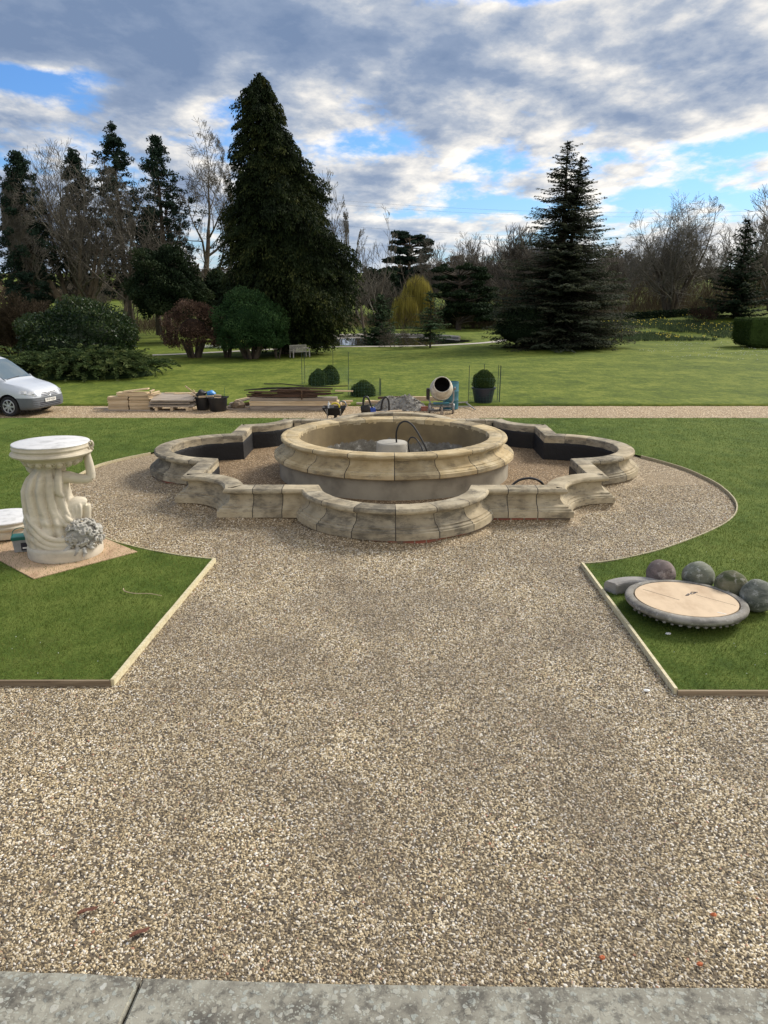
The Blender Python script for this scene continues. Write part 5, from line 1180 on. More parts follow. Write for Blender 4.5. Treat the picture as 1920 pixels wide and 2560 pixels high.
def bare_tree(name, loc, h, r, seed, label, cat='tree', group=None, stems=1, depth=4, mat='twig', tmat='bark', spread=.55, up=.35, first=.3, rmin=.02, kids=(3,5), lean=0, sp0=.25, env=None):
    q = random.Random(seed); segs = []
    for s in range(stems):
        a = 2*PI*s/max(1, stems)+q.random(); t = 0 if stems == 1 else sp0*q.uniform(.5, 1.2)
        d = (math.cos(a)*t+lean, math.sin(a)*t, 1); segs += branch_segs((.35*math.cos(a)*(stems > 1), .35*math.sin(a)*(stems > 1), -.2), d, h*(.62 if stems == 1 else .66)*q.uniform(.88, 1.05), r*(1 if stems == 1 else .62), depth, seed*31+s, up, spread, kids, first=first, rmin=rmin)
    top = max(s[1].z for s in segs); k = h/top
    if env:     # a rounded crown: twigs that overshoot it are drawn back into its skin
        cz, rx, rz = env
        def pull(p):
            w = Vector((p.x*k-lean*p.z*k, p.y*k, p.z*k-cz)); e = math.sqrt((w.x/rx)**2+(w.y/rx)**2+(w.z/(rz if w.z > 0 else cz*1.2))**2)
            if e <= 1: return p
            f = (1-.10*q.random()**2)*(1+.06*math.log(e))/e; return Vector(((w.x*f+lean*p.z*k)/k, w.y*f/k, (w.z*f+cz)/k))
        segs = [(pull(a), pull(b), c, d, e) for a, b, c, d, e in segs]
    root = empty(name, loc, label, cat, group)
    for lo, hi, nm, mm, n in ((0, 0, 'trunk', tmat, 8), (1, 9, 'crown', mat, 3)):
        S_ = [s for s in segs if lo <= s[4] <= hi]
        if S_: tubes(nm, [tuple(x*k for x in s[0]) for s in S_], [tuple(x*k for x in s[1]) for s in S_], [s[2] for s in S_], [s[3] for s in S_], M[mm], root, n)
    return root
def crown_cone(H, prof, N_, size, droop, seed, noise_amp=.14, inner=.35, z0=0., hollow=.55, az_prof=None, jag=3.0):
    """points of a dense conical evergreen: prof(z/H)->radius; sprays hang outward and down"""
    u = rng.random(N_); zz = z0+(H-z0)*(1-np.sqrt(1-u*.985))
    th = rng.uniform(0, 2*PI, N_); R = prof(zz, th)
    # boughs: overlapping lumps that break the outline
    lump = noise_amp*(np.sin(th*jag+zz*1.7+seed)*np.sin(zz*2.3-th*2+seed*2)+.8*np.sin(th*7+zz*4.1+seed*3)*np.sin(zz*5.3+seed)+.6*np.sin(zz*9.1+th*11))
    rr = hollow+(1-hollow)*np.sqrt(rng.random(N_)); R2 = R*(rr+lump*np.clip(R, .3, 2.5)/np.maximum(R, .3))
    C = np.c_[R2*np.cos(th), R2*np.sin(th), zz]
    out = np.c_[np.cos(th), np.sin(th), np.zeros(N_)]
    U = unit(out*rng.uniform(.2, 1, (N_,1))+np.array([[0,0,-droop]])*rng.uniform(.5, 1.3, (N_,1))+rng.normal(0, .28, (N_,3)))*(size*rng.uniform(.6, 1.4, (N_,1)))
    W = orient(U, N_)*(size*.2*rng.uniform(.6, 1.3, (N_,1)))
    t = .45+1.3*lump+.25*(rr-.8)+rng.normal(0, .15, N_)
    return C, U, W, t
# ---- the great dark conifer
def great_conifer():
    X, Y = -6.77, 51.3; root = empty('great_conifer', (X, Y, 0), 'tallest tree, a huge dense dark conifer with a ragged leaning peak', 'conifer')
    f = math.atan2(-.13, 1)
    zr = [1.0, 2.2, 3.6, 4.75, 6.5, 8.5, 10, 11.2, 12.5, 14.0, 15.2, 16.1, 16.55]
    rt = [3.1, 4.2, 4.75, 4.7, 4.25, 3.3, 2.65, 2.1, 1.35, .55, .25, -.55, -.95]; lt = [-2.6, -3.3, -3.75, -3.95, -3.85, -3.75, -3.55, -3.2, -2.9, -2.75, -2.65, -1.85, -1.25]
    nb = 2600; zz = rng.uniform(.9, 16.5, nb*2); w = (np.interp(zz, zr, rt)-np.interp(zz, zr, lt))/2; zz = zz[rng.random(nb*2) < (w/4.5)*.85+np.where(zz > 12, .035, .12)]; nb = len(zz)
    cx = (np.interp(zz, zr, rt)+np.interp(zz, zr, lt))/2; w = (np.interp(zz, zr, rt)-np.interp(zz, zr, lt))/2; th = rng.uniform(0, 2*PI, nb); reach = w*(.86+.10*np.sin(th*3+zz*1.3)+rng.normal(0, .115, nb)+.08*np.sin(zz*5.1+th*4)*np.sin(zz*2.2))+rng.normal(0, .14, nb)
    tone = rng.normal(0, .13, nb)+.14*np.sin(th*2+zz*.9); C, U, W, Tt = [], [], [], []
    per = 66; s_ = rng.random((nb, per))**.75; L = np.minimum(1.5, .55+.28*w)*rng.uniform(.7, 1.3, nb); r_ = np.maximum(reach[:,None]-L[:,None]*(1-s_), .03)
    sag = -.55*L[:,None]*s_*s_+.12*L[:,None]*s_; lat = rng.normal(0, 1, (nb, per))*.20*L[:,None]*(1.1-.6*s_)
    drop = -np.abs(rng.normal(0, .16, (nb, per)))
    ct, st = np.cos(th)[:,None], np.sin(th)[:,None]
    C = np.stack([cx[:,None]+r_*ct-lat*st, (r_*st+lat*ct)*.95, zz[:,None]+sag+drop], -1).reshape(-1, 3); n = len(C)
    U = unit(np.stack([ct*np.ones_like(s_)*.45-st*lat*.6, st*np.ones_like(s_)*.45+ct*lat*.6, -.75*np.ones_like(s_)], -1).reshape(-1, 3)+rng.normal(0, .38, (n,3)))*(.175*rng.uniform(.5, 1.5, (n,1)))
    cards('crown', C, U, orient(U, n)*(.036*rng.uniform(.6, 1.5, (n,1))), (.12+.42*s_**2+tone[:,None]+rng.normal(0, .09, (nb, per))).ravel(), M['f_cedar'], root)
    # inner mass
    zz = np.linspace(.8, 14.6, 36); m = MB(); rings = []
    for z in zz:
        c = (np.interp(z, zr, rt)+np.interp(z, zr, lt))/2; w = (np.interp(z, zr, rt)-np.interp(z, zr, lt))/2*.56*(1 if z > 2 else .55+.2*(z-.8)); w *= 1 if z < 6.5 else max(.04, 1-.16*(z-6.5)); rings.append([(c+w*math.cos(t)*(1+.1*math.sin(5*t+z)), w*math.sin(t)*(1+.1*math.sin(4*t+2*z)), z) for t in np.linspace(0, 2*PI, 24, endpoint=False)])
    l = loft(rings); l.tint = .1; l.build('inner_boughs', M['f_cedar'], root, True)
    tubes('trunk', [(0,0,-.2),(-.1,0,6),(-.6,0,11)], [(-.1,0,6),(-.6,0,11),(-1.1,0,16.3)], [.55,.42,.2], [.42,.2,.03], M['bark'], root, 10)
great_conifer()
# ---- whorled conifers: explicit branches carrying flat sprays
def whorled(name, loc, H, Rb, label, mat='f_redwood', z0=.3, levels=40, nb=7, droop=.35, size=.32, dens=5.5, pw=.9, cat='conifer', group=None, trunk_r=.28, irregular=.25, gap=0., leaders=((0,0,1.),), upturn=.25, tmat='bark', bare_r=.018, side_fill=.5, wratio=.26):
    root = empty(name, loc, label, cat, group); BC = []; BU = []; BW = []; BT = []; S0 = []; S1 = []; SR = []
    for (lx, ly, k) in leaders:
        Hh = H*k
        for i in range(levels):
            t = (i+rng.random()*.8)/levels; z = z0+(Hh-z0)*t
            L0 = Rb*(1-t)**pw*k+.12
            if t < .12: L0 *= .75+2*t
            for b in range(max(3, int(nb*(1-t*.35)))):
                if rng.random() < gap: continue
                a = rng.uniform(0, 2*PI); L = L0*(1+rng.normal(0, irregular)); L = max(.1, L); z = z0+(Hh-z0)*min(.995, max(0, t+rng.normal(0, .75)/levels))
                sgm = max(4, int(L*dens)); s = np.linspace(.08, 1, sgm); dz = -droop*L*s+upturn*L*s*s*(1.0)+.35*L*s*(t**2)
                px = lx*z/H+np.cos(a)*L*s; py = ly*z/H+np.sin(a)*L*s; pz = z+dz; P = np.c_[px, py, pz]
                S0.append(P[0]-np.array([np.cos(a), np.sin(a), 0])*L*.08); S1.append(P[min(sgm-1, int(sgm*.5))]); SR.append(max(bare_r, .012*L)); S0.append(S1[-1]); S1.append(P[-1]); SR.append(bare_r*.7)
                m = 3 if t > .45 else 5
                PP = np.repeat(P, m, 0); n = len(PP); ss = np.repeat(s, m); lat = np.c_[-np.sin(a)*np.ones(n), np.cos(a)*np.ones(n), np.zeros(n)]; out = np.c_[np.cos(a)*np.ones(n), np.sin(a)*np.ones(n), np.zeros(n)]
                wd = (.35+.65*(1-ss))*L*wratio; off = rng.uniform(-1, 1, (n,1))*wd[:,None]
                C = PP+lat*off+np.array([[0,0,-1.]])*np.abs(off)*.25+rng.normal(0, .03, (n,3)); sgn = np.sign(off)
                U = unit(out*.8+lat*sgn*side_fill+np.array([[0,0,-.25]])+rng.normal(0, .25, (n,3)))*(size*rng.uniform(.6, 1.3, (n,1))); nr = unit(np.array([[0,0,1.]])+rng.normal(0, .35, (n,3)))
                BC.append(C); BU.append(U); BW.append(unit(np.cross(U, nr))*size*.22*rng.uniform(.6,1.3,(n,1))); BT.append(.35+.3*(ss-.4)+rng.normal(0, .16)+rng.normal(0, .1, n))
        tubes('trunk', [(0,0,-.2),(lx*.5,ly*.5,Hh*.5)], [(lx*.5,ly*.5,Hh*.5),(lx*k,ly*k,Hh)], [trunk_r*k,trunk_r*.55*k], [trunk_r*.55*k,.02], M[tmat], root, 8)
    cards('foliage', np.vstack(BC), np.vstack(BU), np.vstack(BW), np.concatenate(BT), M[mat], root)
    tubes('branches', S0, S1, SR, [x*.6 for x in SR], M[tmat], root, 3)
    return root
def bush(name, loc, rx, ry, h, label, mat, N_=5000, size=.16, cat='bush', z0=0, core=.8, stems=0, group=None, lump=.10, flat=0., elong=.42, under=.15, leafw=.26, trunk_top=.5, seed=1):
    root = empty(name, loc, label, cat, group); d = rdir(N_); d[:,2] = np.where(d[:,2] < -under, -d[:,2]*.9, d[:,2]); d = unit(d)
    lp = lump*(np.sin(d[:,0]*6+seed)*np.sin(d[:,1]*5+2*seed)+np.sin(d[:,2]*7+d[:,0]*4+seed)+.7*np.sin(d[:,1]*13+d[:,2]*11))
    rr = rng.uniform(.82, 1.02, N_)+lp; cz = z0+(h-z0)*.42; up = np.where(d[:,2] > 0, h-cz, cz-z0)
    C = np.c_[d[:,0]*rx*rr, d[:,1]*ry*rr, cz+d[:,2]*up*rr]; U = unit(d*.7+rng.normal(0, .55, (N_,3))+np.array([[0,0,-.1]]))*(size*rng.uniform(.6, 1.4, (N_,1))); W = orient(U, N_)*(size*leafw*rng.uniform(.7, 1.3, (N_,1)))
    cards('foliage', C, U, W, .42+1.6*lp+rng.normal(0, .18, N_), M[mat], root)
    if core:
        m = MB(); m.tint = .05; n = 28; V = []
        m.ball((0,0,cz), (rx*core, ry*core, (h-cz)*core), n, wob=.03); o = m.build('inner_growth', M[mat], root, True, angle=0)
        for v in o.data.vertices:
            if v.co.z < cz: v.co.z = cz-(cz-v.co.z)*(cz-z0)/(h-cz)*.75
    if stems:
        S = []
        for k in range(stems): a = 2*PI*k/stems+.4; S.append(((.12*math.cos(a)*rx, .12*math.sin(a)*ry, -.1), (.38*math.cos(a)*rx, .38*math.sin(a)*ry, trunk_top+z0)))
        tubes('trunk', [s[0] for s in S], [s[1] for s in S], [.11*min(rx, 2)/1.6]*stems, [.07*min(rx, 2)/1.6]*stems, M['bark'], root, 7)
    return root
T = lambda x, y: (x, y, float(terr(x, y)))
whorled('redwood', T(12.15,57.2), 13.7, 4.9, 'tall twin peaked conifer with tiered drooping boughs right of the pond', 'f_redwood', .2, 52, 17, .34, .21, 10.0, .84, leaders=((-.15,0,1.),(.95,.2,.93)), irregular=.26, gap=.08, trunk_r=.30, upturn=.20, wratio=.22, side_fill=.8)
bush('evergreen_dome', T(9.15,55.6), 1.75, 1.6, 3.0, 'dark rounded evergreen bush at the foot of the twin peaked conifer', 'f_dark', 7000, .16, core=.86, lump=.05)
# ---- lawn shrubs on the left
bush('rhododendron', (-16.6,41.6,0), 3.05, 2.5, 3.35, 'large dome of glossy dark leaves rising behind the spreading juniper', 'f_rhodo', 15000, .17, core=.80, lump=.08, leafw=.24, z0=-.5)
bush('red_shrub', (-11.95,47.6,0), 1.85, 1.6, 3.25, 'wide reddish brown shrub with bare lower stems on the lawn', 'f_red', 9000, .12, z0=.38, core=.45, stems=6, lump=.11, trunk_top=.7, seed=2, under=.75)
bush('dark_shrub', (-10.0,47.9,0), 1.0, .9, 2.3, 'small dark multi stemmed shrub squeezed between the red and green shrubs', 'f_red', 3500, .12, z0=.5, core=.45, stems=6, trunk_top=.7, seed=4, under=.75)
bush('green_shrub', (-8.4,47.0,0), 2.1, 1.9, 3.98, 'round dark green shrub with fine leaves beside the reddish shrub', 'f_bush', 17000, .13, z0=.35, core=.70, stems=6, lump=.09, trunk_top=.6, seed=3, under=.8)
bush('green_shrub', (-6.9,47.4,0), .75, .75, 2.0, 'small green shrub tucked right of the round green shrub', 'f_bush', 2200, .13, z0=.2, core=.7, stems=3, seed=6)
def juniper():
    root = empty('juniper', (-14.7,36.9,0), 'low wide spreading juniper with feathery arching branches behind the van', 'juniper'); BC, BU, BW, BT = [], [], [], []
    for k in range(760):
        a = rng.uniform(0, 2*PI); r0 = rng.uniform(0, .72); ex = np.array([math.cos(a)*4.5, math.sin(a)*2.9]); st = np.array([rng.normal(0, .3), rng.normal(0, .3)])+ex*r0; L = rng.uniform(.7, 1.5); da = a+rng.normal(0, .45); hgt = .95*(1-r0**2)+.14; up = rng.uniform(.05, .55)*(1 if rng.random() < .85 else 1.7)
        n = 46; s = np.linspace(0, 1, n); d = np.array([math.cos(da), math.sin(da)]); P = np.c_[st[0]+d[0]*L*s, st[1]+d[1]*L*s, hgt*rng.uniform(.45, 1)+L*up*s-L*.42*s*s]; P[:,2] = np.maximum(P[:,2], .06)
        sg = np.where(np.arange(n) % 2 == 0, 1, -1)[:,None]; lat = np.array([[-d[1], d[0], 0]]); out = np.array([[d[0], d[1], .1]])
        U = unit(out*.8+lat*sg*.7+rng.normal(0, .22, (n,3)))*(.26*(1.1-.6*s)[:,None]*rng.uniform(.7,1.2,(n,1))); C = P+U*.45+rng.normal(0, .02, (n,3))
        BC.append(C); BU.append(U); BW.append(orient(U, n)*.036); BT.append(np.clip(.12+.55*s+rng.normal(0, .14)+rng.normal(0, .1, n), 0, 1))
    cards('foliage', np.vstack(BC), np.vstack(BU), np.vstack(BW), np.concatenate(BT), M['f_juniper'], root)
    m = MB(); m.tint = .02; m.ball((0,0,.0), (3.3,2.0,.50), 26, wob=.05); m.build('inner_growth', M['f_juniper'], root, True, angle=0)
juniper()
def clipped_hedge():
    X, Y = 28.45, 57.6; root = empty('clipped_hedge', (X, Y, float(terr(X,Y))-.17), 'neatly clipped flat topped yew block at the right edge of the lawn', 'hedge')
    def surf(n):
        u = rng.uniform(-1, 1, n); w = rng.uniform(-1, 1, n); ax = rng.integers(0, 3, n); sg = np.where(rng.random(n) < .5, -1., 1.); P = np.zeros((n,3))
        P[:,0] = np.where(ax == 0, sg, u); P[:,1] = np.where(ax == 1, sg, np.where(ax == 0, u, w)); P[:,2] = np.where(ax == 2, 1, w); N_ = np.zeros((n,3)); N_[np.arange(n), ax] = np.where(ax == 2, 1, sg); return P, N_
    P, Nn = surf(14000); z = 1.22+P[:,2]*.98; k = np.where(z < .75, 1-.16*((.75-z)/.55)**2, 1-.02*(z > 2.05)); C = np.c_[P[:,0]*3.0*k, P[:,1]*1.5*k, z]+rng.normal(0, .018, (14000,3)); U = unit(Nn*.5+rng.normal(0, .6, (14000,3)))*.085; cards('foliage', C, U, orient(U, 14000)*.028, rng.normal(.42, .2, 14000), M['f_box'], root)
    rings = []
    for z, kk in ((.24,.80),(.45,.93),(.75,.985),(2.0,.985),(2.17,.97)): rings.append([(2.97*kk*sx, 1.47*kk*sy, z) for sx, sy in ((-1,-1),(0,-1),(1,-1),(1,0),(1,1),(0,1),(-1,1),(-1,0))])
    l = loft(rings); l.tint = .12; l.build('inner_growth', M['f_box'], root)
clipped_hedge()
# ---- box balls and their guards by the drive
bush('box_ball', (-3.12,33.0,0), .42, .40, .66, 'clipped box ball, the lower one of the touching pair behind the timber stack', 'f_box', 5200, .055, core=.93, lump=.03, z0=-.45)
bush('box_ball', (-2.66,33.4,0), .42, .40, .78, 'clipped box ball, the taller one of the touching pair behind the timber stack', 'f_box', 5200, .055, core=.93, lump=.03, z0=-.4)
bush('box_bush', (-1.1,29.4,0), .48, .45, .57, 'low clipped box bush inside a mesh guard behind the rubble', 'f_box', 4600, .05, core=.93, lump=.04, z0=-.4)
bush('box_ball', (3.25,27.55,.40), .41, .41, .74, 'clipped box ball growing in the dark blue pot', 'f_box', 4600, .045, core=.93, lump=.03, z0=-.12)
def pot(x, y):
    root = empty('plant_pot', (x, y, 0), 'large dark blue plastic pot holding a clipped box ball', 'plant pot'); m = MB(); m.lathe([(.30,0),(.315,.02),(.40,.48),(.425,.48),(.43,.53),(.40,.535),(.38,.50)], 40); m.build('body', M['navy_plastic'], root, True, angle=30)
    m = MB(); m.box((.40,.0,.52), (.08,.16,.03)); m.build('handle', M['navy_plastic'], root)
pot(3.25,27.55)
def guard(name, loc, r, h, stakes, label, hs=1.25, arc=(0, 2*PI)):
    root = empty(name, loc, label, 'plant guard'); m = MB(); n = 34
    A = np.linspace(arc[0], arc[1], n); P0, P1 = [], []
    for a in A: P0.append((r*math.cos(a), r*math.sin(a), .02)); P1.append((r*math.cos(a), r*math.sin(a), h))
    for z in np.arange(.04, h, .055):
        for i in range(n-1): P0.append((r*math.cos(A[i]), r*math.sin(A[i]), z)); P1.append((r*math.cos(A[i+1]), r*math.sin(A[i+1]), z))
    tubes('wire_mesh', P0, P1, [.0016]*len(P0), [.0016]*len(P0), M['guard'], root, 3)
    for a in stakes: tubes('stake', [(r*math.cos(a), r*math.sin(a), -.05)], [(r*math.cos(a)+.01, r*math.sin(a), hs)], [.011], [.011], M['stake'], root, 6)
guard('plant_guard', (3.30,27.75,0), .56, .92, (PI, .1, -.25, .42, 1.5), 'wire mesh guard with tall stakes round the potted box ball', 1.28)
guard('plant_guard', (-2.85,33.3,0), 1.0, .75, (PI, 2.75, .1, 1.3), 'wire mesh guard with stakes round the pair of box balls', 1.35)
guard('plant_guard', (-1.05,29.5,0), .62, .58, (PI, .05, .4, -.3), 'low wire mesh guard round the box bush behind the rubble', .64)
# ---- small firs by the pond
whorled('young_fir', T(2.85,57.0), 3.95, 1.35, 'young green fir on a short bare trunk on the lawn edge near the pond', 'f_fir', .55, 24, 7, .10, .20, 9, .8, trunk_r=.08, irregular=.25, gap=.1, upturn=.05)
whorled('young_fir', T(-.75,60.8), 4.4, 1.45, 'bushy bluish green fir at the near bank of the pond', 'f_fir', .1, 30, 9, .05, .26, 8, .75, trunk_r=.1, irregular=.3, upturn=.2)
bare_tree('pond_shrub', T(.45,57.3), 1.7, .05, 11, 'small leafless shrub at the pond edge between the two young firs', 'shrub', stems=4, depth=3, rmin=.009, spread=.75, up=.2, sp0=.7)
def driftwood():
    m = MB(); m.tube([(1.75,60.0,.4),(2.3,59.0,.15),(2.75,58.4,.05)], .035, 6); thing_mesh(m, 'fallen_branch', M['bark_pale'], 'pale fallen branch leaning on the pond bank by the young fir', 'branch')
driftwood()
def willow(x, y, H, R, n, label):
    root = empty('willow', T(x,y), label, 'willow'); S = branch_segs((0,0,-.2), (0,0,1), H*.75, .22, 2, 5, .3, .7, (4,6)); tubes('trunk', [tuple(s[0]) for s in S], [tuple(s[1]) for s in S], [s[2] for s in S], [s[3] for s in S], M['bark'], root, 5)
    a = rng.uniform(0, 2*PI, n); r = R*np.sqrt(rng.random(n)); zt = H*(1-.30*(r/R)**3)*rng.uniform(.72, 1, n); L = rng.uniform(1.2, 3.4, n); L = np.minimum(L, zt+.3); C = np.c_[r*np.cos(a), r*np.sin(a), zt-L/2]; U = np.c_[np.cos(a)*.15, np.sin(a)*.15, -np.ones(n)]*L[:,None]; cl = .5+.5*np.sin(a*7)*np.sin(r*5)
    cards('fronds', C, U, orient(U, n)*.022, rng.normal(.15, .15, n)+.6*cl, M['f_willow'], root)
willow(3.1,93,6.2,2.0,2300,'taller yellow green weeping willow behind the young fir')
willow(1.7,91,4.2,1.7,1500,'shorter yellow green weeping willow left of the taller one')
def clumps(C0, rad, n, size, flat=.35, tint=.4):
    out = [[], [], [], []]
    for c, r in zip(C0, rad):
        m = int(n*r*r*2)+12; d = rdir(m)*np.array([[1,1,flat]])*r*np.cbrt(rng.random((m,1))); C = np.array(c)+d; U = unit(rdir(m)+np.array([[0,0,.25]]))*size*rng.uniform(.6,1.3,(m,1)); out[0].append(C); out[1].append(U); out[2].append(orient(U, m)*size*.24); out[3].append(np.clip(tint+.45*d[:,2]/(r*flat+1e-6)*.5+rng.normal(0,.12)+rng.normal(0,.12,m), 0, 1))
    return [np.concatenate(o) for o in out]
def plate_tree(name, loc, H, label, layers, mat='f_pine', size=.3, trunk_r=.4, n=90, flat=.3, tmat='bark', cat='tree', lean=0, seed=1, group=None):
    """layers: (z, reach left, reach right, clump radius)"""
    q = random.Random(seed); root = empty(name, loc, label, cat, group); C = []; R = []; S0 = []; S1 = []; SR = []
    for z, l, r, cr in layers:
        for k in range(int(6+4*(r-l)/2)):
            x = q.uniform(l, r); y = q.uniform(-1, 1)*max(abs(l), abs(r))*.75; zz = z+q.gauss(0, cr*.3); C.append((x, y, zz)); R.append(cr*q.uniform(.6, 1.2))
            S0.append((0, 0, max(.3, z-.5-.12*math.hypot(x, y)))); S1.append((x, y, zz-.1)); SR.append(.05+.02*math.hypot(x, y))
    cards('crown', *clumps(C, R, n, size, flat), M[mat], root); tubes('branches', S0, S1, SR, [.03]*len(SR), M[tmat], root, 4)
    tubes('trunk', [(0,0,-.3),(lean*.5,0,H*.5)], [(lean*.5,0,H*.5),(lean,0,H*.96)], [trunk_r,trunk_r*.7], [trunk_r*.7,trunk_r*.25], M[tmat], root, 9); return root
plate_tree('pine', (3.1,130,.2), 13, 'tall flat topped pine with a bare pale trunk beyond the pond', [(12.6,-2.4,2.0,.85),(11.7,-2.8,3.6,.95),(10.3,-2.6,3.6,1.0),(9.0,-4.0,2.8,1.05),(7.3,-4.3,3.0,1.1),(5.8,-4.0,3.2,1.2),(4.2,-2.6,3.4,1.4),(2.8,-1.6,2.8,1.3)], size=.55, trunk_r=.42, n=70, tmat='bark_pale', seed=3)
plate_tree('cedar', T(7.4,86), 6.6, 'dark cedar with flat spreading tiers left of the twin peaked conifer', [(6.3,-2.4,2.6,.7),(5.5,-2.9,3.0,.75),(4.6,-2.4,3.1,.8),(3.8,-2.6,3.6,.75),(2.6,-2.2,3.3,.9),(1.6,-1.8,3.8,1.0)], 'f_dark', .36, .32, 110, .28, seed=5)
plate_tree('cedar', T(9.6,92), 3.6, 'low dark cedar spreading beneath the wood behind the pond', [(3.3,-2.2,2.5,.9),(2.3,-2.6,3.0,1.0),(1.3,-3.0,3.2,1.1)], 'f_dark', .36, .25, 100, .35, seed=6)
plate_tree('oak', T(-1.9,118), 7.3, 'dark broad tree low on the skyline left of the tall pine', [(6.6,-1.6,2.2,1.0),(5.4,-2.4,2.6,1.1),(4.0,-2.4,2.4,1.2),(2.6,-2,2,1.2)], 'f_dark', .5, .3, 60, .5, seed=8)
whorled('right_fir', T(32.6,75), 8.6, 2.7, 'dark broad fir behind the clipped hedge at the right edge', 'f_dark', .3, 34, 8, .12, .36, 5.5, .75, trunk_r=.22, irregular=.22, upturn=.18)
bpy.data.objects['right_fir'].name = 'fir'
# ---- bare trees that stand out
bare_tree('bare_tree', T(29.4,84), 12.4, .42, 21, 'broad round headed leafless tree behind the daffodil bank', stems=7, depth=4, mat='twig_pale', tmat='bark', up=.22, spread=.60, rmin=.013, kids=(4,4), sp0=.34, first=.25, env=(7.6,5.1,5.4))
bare_tree('bare_tree', T(38.2,80), 12.2, .3, 23, 'leafless tree cut off by the right edge above the dark fir', stems=2, depth=4, mat='twig_pale', rmin=.018, spread=.5, up=.35)
bare_tree('bare_tree', T(-17.5,75), 19.3, .42, 25, 'tallest leafless tree, slender and rounded, left of the great conifer', stems=1, depth=5, mat='twig_pale', tmat='bark_pale', rmin=.014, spread=.60, up=.24, first=.34, kids=(3,4), env=(13.0,3.1,6.0))
bare_tree('bare_tree', T(-27.0,69), 16.6, .5, 27, 'wide many stemmed leafless tree rising behind the rhododendron dome', stems=11, depth=4, mat='twig_pale', tmat='bark_pale', rmin=.013, spread=.56, up=.26, sp0=.25, first=.40, kids=(3,4), env=(9.8,5.2,6.6))
bare_tree('bare_tree', T(-1.9,70), 12.2, .22, 29, 'thin leafless tree leaning out right of the great conifer', stems=2, depth=4, mat='twig_pale', tmat='bark_pale', rmin=.014, spread=.5, up=.35, lean=.08, kids=(2,3), env=(8,1.7,4.2))
bare_tree('bare_tree', T(-5.3,66), 14.2, .2, 31, 'leafless tree mostly hidden behind the great conifer shoulder', stems=2, depth=4, mat='twig_pale', rmin=.013, spread=.45, up=.4, kids=(2,3), env=(9,1.9,5.2))
bare_tree('sapling', T(18.1,62.6), 6.0, .09, 33, 'slim leafless sapling on the lawn before the daffodil bank', stems=2, depth=3, mat='twig', rmin=.012, spread=.45, up=.4, sp0=.12)
bare_tree('red_stemmed_shrub', T(28.6,73), 2.0, .05, 35, 'small reddish leafless shrub on the bank left of the clipped hedge', 'shrub', stems=5, depth=3, mat='f_red', tmat='f_red', rmin=.014, spread=.7, sp0=.7)
# ---- dark irregular conifers of the left wood
def ragged(x, y, H, R, seed, label, z0=2.5, lv=44):
    q = random.Random(seed); root = empty('ragged_conifer', T(x,y), label, 'conifer'); C = []; Rr = []; S0 = []; S1 = []; SR = []
    for i in range(lv):
        t = (i+q.random())/lv; z = z0+(H-z0)*t; L0 = R*min(1, (1-t)*2.1+.04)*(.6+.4*min(1, t*3))*q.uniform(.65, 1.15)
        for b in range(4):
            a = q.uniform(0, 2*PI); L = L0*q.uniform(.35, 1.2); x_, y_ = L*math.cos(a), L*math.sin(a); zz = z-.15*L+q.gauss(0, .2); S0.append((0,0,z)); S1.append((x_, y_, zz)); SR.append(.045)
            for c in range(3): f = q.uniform(.45, 1.05); C.append((x_*f+q.gauss(0,.18), y_*f+q.gauss(0,.18), z+(zz-z)*f+q.gauss(0,.12))); Rr.append(q.uniform(.18, .46))
    cards('crown', *clumps(C, Rr, 120, .22, .7, .32), M['f_pine'], root); tubes('branches', S0, S1, SR, [.02]*len(SR), M['bark'], root, 3); tubes('trunk', [(0,0,-.3),(.05,0,H*.5)], [(.05,0,H*.5),(0,0,H)], [.32,.22], [.22,.03], M['bark'], root, 8)
ragged(-29.6,66,14.6,3.0,1,'dark ragged conifer at the far left edge above the van',2.2)
ragged(-24.2,73,17.6,3.5,2,'dark ragged conifer with pointed top behind the many stemmed bare tree',4)
ragged(-28.2,74,15.8,2.8,6,'dark ragged conifer showing through the many stemmed bare tree',4)
ragged(-20.2,72,16.8,3.4,3,'dark ragged conifer between the many stemmed and the tallest bare trees',3.5)
ragged(-22.3,76,11.5,2.4,4,'shorter dark ragged conifer low between the two pointed ones',3)
ragged(-33,72,13,2.8,5,'dark ragged conifer outermost in the left wood',2)
bush('yew', T(-17.4,62), 2.7, 2.3, 7.2, 'tall dark yew mass on a short trunk left of the red shrub', 'f_dark', 22000, .22, cat='yew', z0=1.7, core=.6, stems=2, lump=.14, trunk_top=1.2, seed=5, under=.85)
bush('yew', T(-14.6,66), 2.0, 2.0, 5.2, 'lower yew behind the red shrub against the great conifer', 'f_dark', 8000, .28, cat='yew', z0=.3, core=.8, lump=.12, seed=7)
for k, (x, y, h, lb) in enumerate(((-22.4,47,4.0,'brown leafless thicket at the left edge behind the van'), (-20.3,50,3.0,'lower brown thicket between left edge and rhododendron'), (-24.5,52,3.8,'brown thicket farther back at the left edge'))):
    bare_tree('thicket', (x,y,0), h, .06, 41+k, lb, 'shrub', stems=12, depth=4, mat='f_brown', tmat='f_brown', rmin=.013, spread=.62, up=.3, sp0=.75, first=.15)
